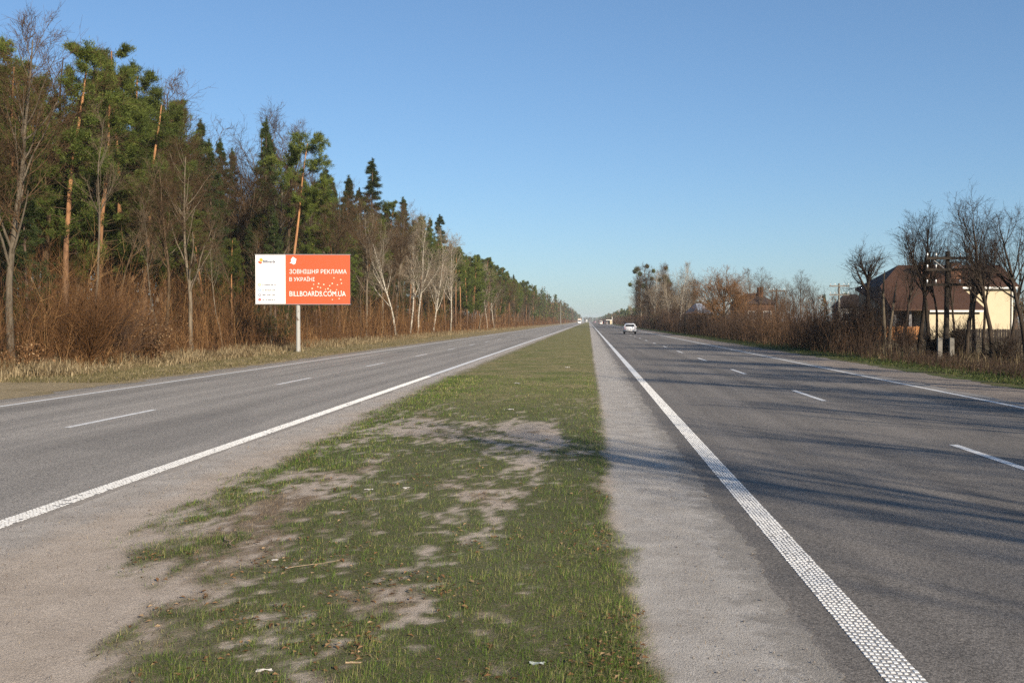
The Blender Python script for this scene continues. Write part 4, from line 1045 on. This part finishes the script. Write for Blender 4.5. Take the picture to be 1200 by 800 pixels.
def build_billboard():
    p = at(349, py=412); e = empty('billboard', (p[0], p[1], -.03), R(6)); tag(e, 'white and orange roadside billboard on a single whitewashed post', 'billboard')
    Yb = p[1]; k = Yb / F_PX * 1.004; zt, zb = height_at(297, Yb), height_at(355, Yb)
    xa, xb = (300 - 349) * k * 1.01, (410.5 - 349) * k * 1.01
    U = lambda u: xa + (u - 30) / (1138 - 30) * (xb - xa); V = lambda v: zt + (v - 70) / (650 - 70) * (zb - zt)
    m = MB(); m.bar((0, .14, -.3), (0, .14, zb + .3), .135, .125, 14); m.obj('post', M['post'], e)
    m = MB(); m.box((xa, -.02, zb), (xb, .12, zt)); b = m.obj('panel', M['metal'], e)
    for (xx0, xx1, zz0, zz1) in ((xa - .04, xb + .04, zt, zt + .05), (xa - .04, xb + .04, zb - .05, zb)):
        m = MB(); m.box((xx0, -.035, zz0), (xx1, .13, zz1)); m.obj('frame_rail', M['metal'], e)
    for z in (zb + .6, zt - .6):
        m = MB(); m.box((xa + .3, .122, z - .05), (xb - .3, .2, z + .05)); m.obj('rear_beam', M['metal'], e)
    m = MB(); m.box((xa, -.028, zb), (U(382), -.0205, zt)); m.obj('white_poster', M['print_white'], b)
    m = MB(); m.box((U(382) + .001, -.028, zb), (xb, -.0205, zt)); m.obj('orange_poster', M['print_orange'], b)
    y = -.031; W = M['print_white']
    text_mesh('ЗОВНІШНЯ РЕКЛАМА', 'lettering', W, e, U(428), U(1098), V(292), V(240), y, .0)
    text_mesh('В УКРАЇНІ', 'lettering', W, e, U(428), U(722), V(381), V(322), y, .0)
    text_mesh('BILLBOARDS.COM.UA', 'lettering', W, e, U(428), U(1088), V(560), V(500), y, .0)
    text_mesh('Billboards', 'lettering', flat('print_navy', (.03, .04, .09)), e, U(120), U(262), V(165), V(130), y, .03)
    def shape(pts, mat, name='emblem'):
        mm = MB(); v = [(U(a), y, V(c)) for a, c in pts]; mm.add(v, [tuple(range(len(v)))]); return mm.obj(name, mat, e)
    shape([(430,165),(450,150),(446,122),(470,90),(490,105),(512,118),(505,140),(500,170),(478,184),(455,170)], W)
    shape([(75,118),(98,106),(115,118),(118,142),(100,150),(80,140)], flat('print_amber', (.75, .33, .04)))
    shape([(60,145),(78,142),(98,153),(112,150),(104,172),(88,178),(66,166)], flat('print_red', (.62, .10, .05)))
    r = np.random.default_rng(3)
    for i, (vv, c) in enumerate(((424, (.40, .28, .06)), (487, (.04, .20, .38)), (545, (.03, .06, .16)), (601, (.45, .03, .03)))):
        mm = MB(); n = 14; a = np.arange(n) * 6.283 / n
        ro, ri = 17.0, (10.0 if i < 3 else 4.0)
        o_ = [(U(78 + ro * math.cos(t)), y, V(vv + ro * .95 * math.sin(t))) for t in a]; q = [(U(78 + ri * math.cos(t)), y, V(vv + ri * .95 * math.sin(t))) for t in a]
        mm.add(o_ + q, [(j, (j + 1) % n, n + (j + 1) % n, n + j) for j in range(n)]); mm.obj('icon', flat('print_icon%d' % i, c), e)
        mm = MB(); x = 110.0
        while x < 262:
            w = r.uniform(4, 11); hgt = r.uniform(9, 17); mm.add([(U(x), y, V(vv + 9)), (U(x + w), y, V(vv + 9)), (U(x + w), y, V(vv + 9 - hgt)), (U(x), y, V(vv + 9 - hgt))], [(0, 1, 2, 3)]); x += w + r.choice([2.5, 3.0, 9.0])
        o = mm.obj('fine_print', flat('print_ink', (.05, .05, .07)), e)
    mm = MB()
    for a, c in [(950,342),(1030,362),(1038,406),(990,424),(930,408),(900,434),(830,420),(770,410),(712,418),(760,448),(792,458),(694,468),(850,478),(980,482),(910,490),(1035,500),(880,470),(1010,588),(930,600),(960,520),(1060,545),(735,500),(800,520)]:
        s_ = r.uniform(6, 11); n = 8; v = [(U(a + s_ * math.cos(t)), y, V(c + s_ * math.sin(t))) for t in np.arange(n) * 6.283 / n]; mm.add(v, [tuple(range(n))])
    mm.obj('map_dot_print', flat('print_peach', (.86, .52, .38)), e)
build_billboard()

# ------------------------------------------------------------------ vehicles
M['tyre'] = mk_plain('tyre_rubber', (0.018, 0.018, 0.018), .9, .2)
M['rim'] = mk_plain('wheel_rim', (0.35, 0.35, 0.36), .35, .5, .1, 9, .8)
M['car_glass'] = mk_plain('car_glass', (0.012, 0.014, 0.016), .08, .6, .1)
M['tail'] = mk_plain('tail_lamp', (0.32, 0.012, 0.012), .2, .5, .1)
M['head'] = mk_plain('head_lamp', (0.75, 0.75, 0.72), .1, .6, .05)
M['black'] = mk_plain('black_trim', (0.02, 0.02, 0.021), .6, .3, .1)
def paint(name, c):
    if name not in M: M[name] = mk_plain(name, c, .25, .5, .03, 2)
    return M[name]
def wheel(e, x, y, r=.31, w=.2):
    s = 1 if x > 0 else -1
    m = MB(); m.bar((x - w / 2, y, r), (x + w / 2, y, r), r, r, 18); t = m.obj('wheel', M['tyre'], e)
    m = MB(); m.bar((x + s * (w / 2 + .003), y, r), (x + s * (w / 2 + .02), y, r), r * .66, r * .58, 14); m.obj('rim', M['rim'], t)
def car(name, loc, rz, pmat, label, kind='hatch'):
    e = empty(name, loc, rz); tag(e, label, 'car')
    if kind == 'hatch': prof = [(-1.90,.27),(-2.00,.45),(-2.01,.66),(-1.95,.92),(-1.82,1.05),(-1.62,1.36),(-1.40,1.465),(-.4,1.50),(.25,1.43),(1.02,1.02),(1.72,.88),(1.97,.70),(2.0,.42),(1.9,.27)]
    else: prof = [(-2.2,.35),(-2.3,.6),(-2.3,1.0),(-2.26,1.25),(-2.15,1.85),(-2.0,1.95),(.4,1.95),(.8,1.85),(1.35,1.25),(2.1,1.05),(2.3,.85),(2.32,.45),(2.2,.33)]
    top = max(z for _, z in prof); belt = .95 if kind == 'hatch' else 1.15
    hw = lambda z: .86 - max(0, z - belt) / (top - belt) * .20 - max(0, .45 - z) * .15
    bm = bmesh.new(); a = [bm.verts.new((-hw(z), y, z)) for y, z in prof]; b = [bm.verts.new((hw(z), y, z)) for y, z in prof]; n = len(prof)
    bm.faces.new(a[::-1]); bm.faces.new(b)
    for i in range(n): bm.faces.new((a[i], a[(i + 1) % n], b[(i + 1) % n], b[i]))
    bmesh.ops.recalc_face_normals(bm, faces=bm.faces[:])
    side = [ed for ed in bm.edges if (abs(ed.verts[0].co.x - ed.verts[1].co.x) < .3 and ed.verts[0].co.x * ed.verts[1].co.x > 0)]
    bmesh.ops.bevel(bm, geom=side, offset=.07, segments=3, affect='EDGES')
    me = bpy.data.meshes.new('body'); bm.to_mesh(me); bm.free(); me.materials.append(pmat)
    for pl in me.polygons: pl.use_smooth = len(pl.vertices) <= 4
    link('body', me, e)
    def panel(nm, pts, mat, parent=e):
        m = MB(); m.add(pts, [tuple(range(len(pts)))]); return m.obj(nm, mat, parent)
    def on_rear(x0, x1, z0, z1, off=.012):      # a panel lying on the rear outline
        zs = [p[1] for p in prof[:7]]; ys = [p[0] for p in prof[:7]]
        f = lambda z: float(np.interp(z, zs, ys)) - off
        return [(x0, f(z0), z0), (x1, f(z0), z0), (x1 * (.93 if x1 * x0 < 0 else 1), f(z1), z1), (x0 * (.93 if x1 * x0 < 0 else 1), f(z1), z1)]
    if kind == 'hatch':
        panel('rear_window', on_rear(-.62, .62, 1.06, 1.35), M['car_glass'])
        for s in (-1, 1):
            panel('tail_light', on_rear(s * .60, s * .80, .74, 1.02, .016), M['tail'])
            z0, z1 = .98, 1.38; X = lambda z: s * (hw(z) + .008)
            panel('side_window', [(X(z0), -1.35, z0), (X(z0), -.35, z0), (X(z1), -.35, z1), (X(z1), -1.15, z1)], M['car_glass'])
            panel('side_window', [(X(z0), -.28, z0), (X(z0), .82, z0), (X(z1), .15, z1), (X(z1), -.28, z1)], M['car_glass'])
            m = MB(); m.box((min(s*.88, s*1.02), .55, .93), (max(s*.88, s*1.02), .67, 1.07)); m.obj('wing_mirror', pmat, e)
            panel('head_light', [(s*.55, 1.99, .62), (s*.80, 1.985, .62), (s*.78, 1.90, .80), (s*.55, 1.93, .78)], M['head'])
        panel('windscreen', [(-.66, .36, 1.385), (.66, .36, 1.385), (.72, .98, 1.06), (-.72, .98, 1.06)], M['car_glass'])
        m = MB(); m.box((-.80, -2.045, .28), (.80, -1.93, .43)); m.obj('bumper', M['black'], e)
        panel('number_plate', on_rear(-.26, .26, .56, .67, .02), M['print_white'])
    else:
        panel('rear_window', [(-.6, -2.285, 1.25), (.6, -2.285, 1.25), (.55, -2.19, 1.75), (-.55, -2.19, 1.75)], M['car_glass'])
        panel('windscreen', [(-.68, .90, 1.80), (.68, .90, 1.80), (.76, 1.40, 1.27), (-.76, 1.40, 1.27)], M['car_glass'])
        for s in (-1, 1):
            panel('head_light', [(s*.55, 2.34, .62), (s*.80, 2.34, .62), (s*.78, 2.33, .82), (s*.55, 2.33, .80)], M['head'])
            panel('tail_light', [(s*.70, -2.32, .8), (s*.84, -2.32, .8), (s*.82, -2.31, 1.2), (s*.70, -2.31, 1.2)], M['tail'])
        m = MB(); m.box((-.82, -2.36, .33), (.82, -2.2, .5)); m.obj('bumper', M['black'], e)
    yb, yf = (-1.22, 1.28) if kind == 'hatch' else (-1.35, 1.45)
    for s in (-1, 1):
        for y in (yb, yf): wheel(e, s * .77, y)
    return e
Pw = paint('paint_white', (.72, .72, .72))
pc = at(738.6, py=391.4); car('hatchback', (pc[0], pc[1] + 2.0, .004), R(-1), Pw, 'white hatchback driving away in the right carriageway')
p = at(704.0, Y=470); car('van', (p[0], p[1], .004), 0, paint('paint_silver', (.55, .54, .52)), 'pale van far down the right carriageway', 'van')
p = at(708.5, Y=520); car('van', (p[0], p[1], .004), 0, paint('paint_black', (.03, .03, .035)), 'dark van at the far right roadside beside the shelter', 'van')
p = at(697.0, Y=780); car('van', (p[0], p[1], .004), 0, paint('paint_mauve', (.25, .18, .22)), 'tiny dull car farthest down the right carriageway', 'van')
p = at(682.5, Y=1000); car('hatchback', (p[0], p[1], .004), R(180), paint('paint_grey', (.25, .25, .26)), 'tiny oncoming car far down the left carriageway')
def truck(px, Y, cargo, label):
    p = at(px, Y=Y); e = empty('truck', (p[0], p[1], .004), 0); tag(e, label, 'truck')
    m = MB(); m.box((-1.2, 1.9, 1.0), (1.2, 8.0, 3.6)); m.obj('cargo_box', cargo, e)
    m = MB(); m.box((-1.15, 0, .5), (1.15, 1.8, 2.7)); c = m.obj('cab', Pw, e)
    m = MB(); m.box((-1.0, -.02, 1.5), (1.0, -.003, 2.4)); m.obj('windscreen', M['car_glass'], c)
    m = MB(); m.box((-.5, .4, .45), (.5, 8.0, .95)); m.obj('chassis', M['black'], e)
    for s in (-1, 1):
        for y in (.9, 5.6, 6.8): wheel(e, s * 1.0, y, .48, .3)
truck(679.2, 700, paint('cargo_cream', (.38, .30, .24)), 'oncoming truck with a cream box far down the left carriageway')
truck(687.6, 1750, Pw, 'oncoming white truck near the vanishing point of the left carriageway')
p = at(714.2, Y=600); e = empty('bus_shelter', (p[0], p[1], 0)); tag(e, 'small pale roadside shelter far along the right verge', 'shelter')
m = MB(); m.box((-2.0, -.9, 2.2), (1.7, .9, 2.6)); m.obj('roof', M['white_trim'], e)
m = MB(); m.box((-1.8, .7, 0), (1.5, .8, 2.2)); m.obj('back_wall', M['stucco_grey'], e)
m = MB(); m.box((.3, -.7, 0), (1.4, -.6, 2.2)); m.obj('side_wall', M['cream'], e)
m = MB(); m.bar((1.55, 0, 0), (1.55, 0, 4.2), .16); m.obj('post', M['white_trim'], e)

# ------------------------------------------------------------------ near ground detail
ground_blades('median_grass', M['grass'], 470000, 81, (4.6, 34), 2.1, .026, .092, .0030, .0058, lambda x, y: np.clip(cover(x, y)[0] * 1.0 + .05 * cover(x, y)[1], 0, 1), (-5, .9), 1.7, (-.15, .88), .008, two=False)
ground_blades('dead_grass', M['thatch'], 380000, 82, (4.6, 30), 2.1, .022, .085, .0024, .0048, lambda x, y: np.clip(cover(x, y)[1] * .9 + .26 * cover(x, y)[0] + .04, 0, 1), (-5, .9), 2.6, (-.1, 1.0), .006, two=False)

def scatter_fibres():
    rng = np.random.default_rng(93); n = 60000
    y = (4.6 ** -1 + rng.random(n) * (24 ** -1 - 4.6 ** -1)) ** -1; x = rng.uniform(-4.6, .8, n); g, d, gr, fa = cover(x, y)
    keep = rng.random(n) < np.clip(.30 * g + .6 * d + .04 * (gr < .5), 0, 1); x, y = x[keep], y[keep]; n = len(x)
    az = rng.uniform(0, 6.28, n); L_ = rng.uniform(.02, .09, n); dd = np.stack([np.cos(az), np.sin(az), rng.uniform(-.05, .25, n)], 1); w = .0016 * np.clip(y / 6, 1, 3)
    sd = np.stack([-np.sin(az) * w, np.cos(az) * w, np.zeros(n)], 1); c = np.stack([x, y, rng.uniform(.03, .05, n)], 1)
    v = np.stack([c - sd, c + sd, c + dd * L_[:, None]], 1)
    m = MB(); m.add(v.reshape(-1, 3), np.arange(n * 3).reshape(-1, 3), attr=np.repeat(rng.random(n) ** .8, 3)); o = m.obj('matted_straw', M['thatch'], None, 'tint'); tag(o, kind='stuff')
scatter_fibres()
def scatter_leaves():
    rng = np.random.default_rng(91); n = 20000
    y = (4.6 ** -1 + rng.random(n) * (30 ** -1 - 4.6 ** -1)) ** -1; x = rng.uniform(-4.6, .8, n)
    g, d, gr, fa = cover(x, y); k = (.10 + .5 * g + .5 * d) * (g + d > .25) * sstep(.50, .72, fbm(x * 2.1, y * 1.6, 95, 4)) + .008 * (g + d > .2)
    keep = rng.random(n) < k; x, y = x[keep], y[keep]; n = len(x)
    l = rng.uniform(.008, .024, n)[:, None]; az = rng.uniform(0, 6.28, n); dd = np.stack([np.cos(az), np.sin(az), rng.uniform(-.2, .5, n)], 1); sd = np.stack([-np.sin(az), np.cos(az), rng.uniform(-.3, .3, n)], 1)
    c = np.stack([x, y, rng.uniform(.025, .06, n)], 1)
    v = np.stack([c - dd * l, c - sd * l * .55 + np.array([0, 0, .006]), c + dd * l, c + sd * l * .55 + np.array([0, 0, .008])], 1)
    m = MB(); m.add(v.reshape(-1, 3), np.arange(n * 4).reshape(-1, 4), attr=np.repeat(rng.random(n), 4)); o = m.obj('leaf_litter', M['leaf_dry'], None, 'tint'); tag(o, kind='stuff')
scatter_leaves()
def scatter_stones():
    rng = np.random.default_rng(92); n = 9000
    y = (4.5 ** -1 + rng.random(n) * (26 ** -1 - 4.5 ** -1)) ** -1; x = rng.uniform(-5.2, 1.35, n)
    g, d, gr, fa = cover(x, y); keep = rng.random(n) < (1 - np.maximum(g, d)) * .8; x, y = x[keep], y[keep]; n = len(x)
    r = rng.gamma(1.6, .0014, n) + .0018
    o8 = np.array([(1,0,0),(0,1,0),(-1,0,0),(0,-1,0),(0,0,.7),(0,0,-.7)]); v = np.stack([x, y, np.full(n, .016)], 1)[:, None, :] + o8[None] * r[:, None, None] * rng.uniform(.6, 1.3, (n, 6, 1))
    f = np.array([(0,1,4),(1,2,4),(2,3,4),(3,0,4),(1,0,5),(2,1,5),(3,2,5),(0,3,5)])
    m = MB(); m.add(v.reshape(-1, 3), (f[None] + np.arange(n)[:, None, None] * 6).reshape(-1, 3)); o = m.obj('gravel', mk_gravel('loose_stone', (.27, .24, .21), (.18, .16, .145), (.42, .40, .37)), None); tag(o, kind='stuff')
scatter_stones()

M['paper'] = mk_plain('scrap_paper', (0.44, 0.42, 0.39), .8, .2, .12, 30)
def scrap(px, py, L_, W_, label, rz, mat=None, name='paper_scrap', cat='litter', seed=0):
    r = np.random.default_rng(seed + int(px)); p = at(px, py=py, Z=.03); nx, ny = 5, 4
    xs, ys_ = np.meshgrid(np.linspace(-.5, .5, nx) * L_, np.linspace(-.5, .5, ny) * W_); z = r.uniform(0, .35, xs.shape) * W_ + .012
    v = np.stack([xs + r.normal(0, .06 * L_, xs.shape), ys_ + r.normal(0, .08 * W_, xs.shape), z], -1).reshape(-1, 3)
    top = [(j * nx + i, j * nx + i + 1, (j + 1) * nx + i + 1, (j + 1) * nx + i) for j in range(ny - 1) for i in range(nx - 1)]
    m = MB(); m.add(v, top); v2 = v.copy(); v2[:, 2] -= .0015; m.add(v2, [t[::-1] for t in top])
    o = m.obj(name, mat or M['paper']); o.location = p; o.rotation_euler = (0, 0, rz); tag(o, label, cat)
scrap(432, 575, .09, .035, 'white paper scrap lying left of the green patch on the median', .3)
scrap(476, 573, .10, .04, 'pale crumpled scrap in the green patch on the median', 1.2)
scrap(322, 658, .05, .025, 'small white scrap left of the dry stick on the median', .6)
scrap(336, 667, .035, .018, 'tiny white scrap at the left end of the dry stick', 2.0)
scrap(309, 788, .075, .03, 'crumpled white wrapper near the bottom edge of the median', .2)
scrap(414, 779, .085, .025, 'tan flattened wrapper near the bottom edge of the median', .1, M['straw'] if False else mk_plain('scrap_tan', (.5, .36, .22), .8, .2, .2, 30))
scrap(629, 780, .08, .035, 'pale grey green wrapper at the bottom of the grass beside the grit strip', .0, mk_plain('scrap_grey', (.42, .45, .42), .6, .3, .1, 30))
scrap(597, 481, .20, .09, 'white plastic scrap in the shaded band of the median', .4)
scrap(665, 431, .22, .12, 'white scrap on the sunlit turf beyond the shaded band', 1.0)
scrap(606, 450, .20, .10, 'small pale scrap at the far side of the shaded band', 2.0)
def stick(px0, py0, px1, py1, r, label, seed):
    a = Vector(at(px0, py=py0, Z=.05)); b = Vector(at(px1, py=py1, Z=.06)); rg = np.random.default_rng(seed)
    P = np.array([[a.lerp(b, t) + Vector((rg.normal(0, .008), rg.normal(0, .012), rg.normal(0, .004))) for t in np.linspace(0, 1, 7)]]) - np.array(a)
    m = MB(); m.tubes(P, np.linspace(r, r * .5, 7)[None], 6); B, RB = sprout(P, np.linspace(r, r * .5, 7)[None], 3, .3, .9, (20, 50), lambda t, L: L * .18, 3, .1, 0, rg, rmin=.002); m.tubes(B, RB, 4)
    o = m.obj('stick', mk_plain('stick_bark%d' % seed, (.27, .21, .145), .9, .1, .25, 20)); o.location = a; tag(o, label, 'stick')
stick(335, 666, 399, 656, .0035, 'long pale dry stick lying across the median', 1)
stick(548, 580, 605, 590, .003, 'thin pale stalk lying over the sandy track of the median', 2)
stick(263, 628, 272, 640, .007, 'short dark stick on the sandy left edge of the median', 3)

# ------------------------------------------------------------------ the air itself
def build_haze():
    m = MB(); m.box((-6700, -600, -1.1), (6700, 6700, 21.0)); t = NT('haze_air')
    t.t.nodes.remove(t.b); pv = t.n('ShaderNodeVolumePrincipled'); pv.inputs['Color'].default_value = (.86, .92, 1.0, 1); pv.inputs['Density'].default_value = .00013; pv.inputs['Anisotropy'].default_value = .0
    t.l(pv.outputs[0], t.out.inputs['Volume']); o = m.obj('haze', t.m); tag(o, kind='stuff')
build_haze()
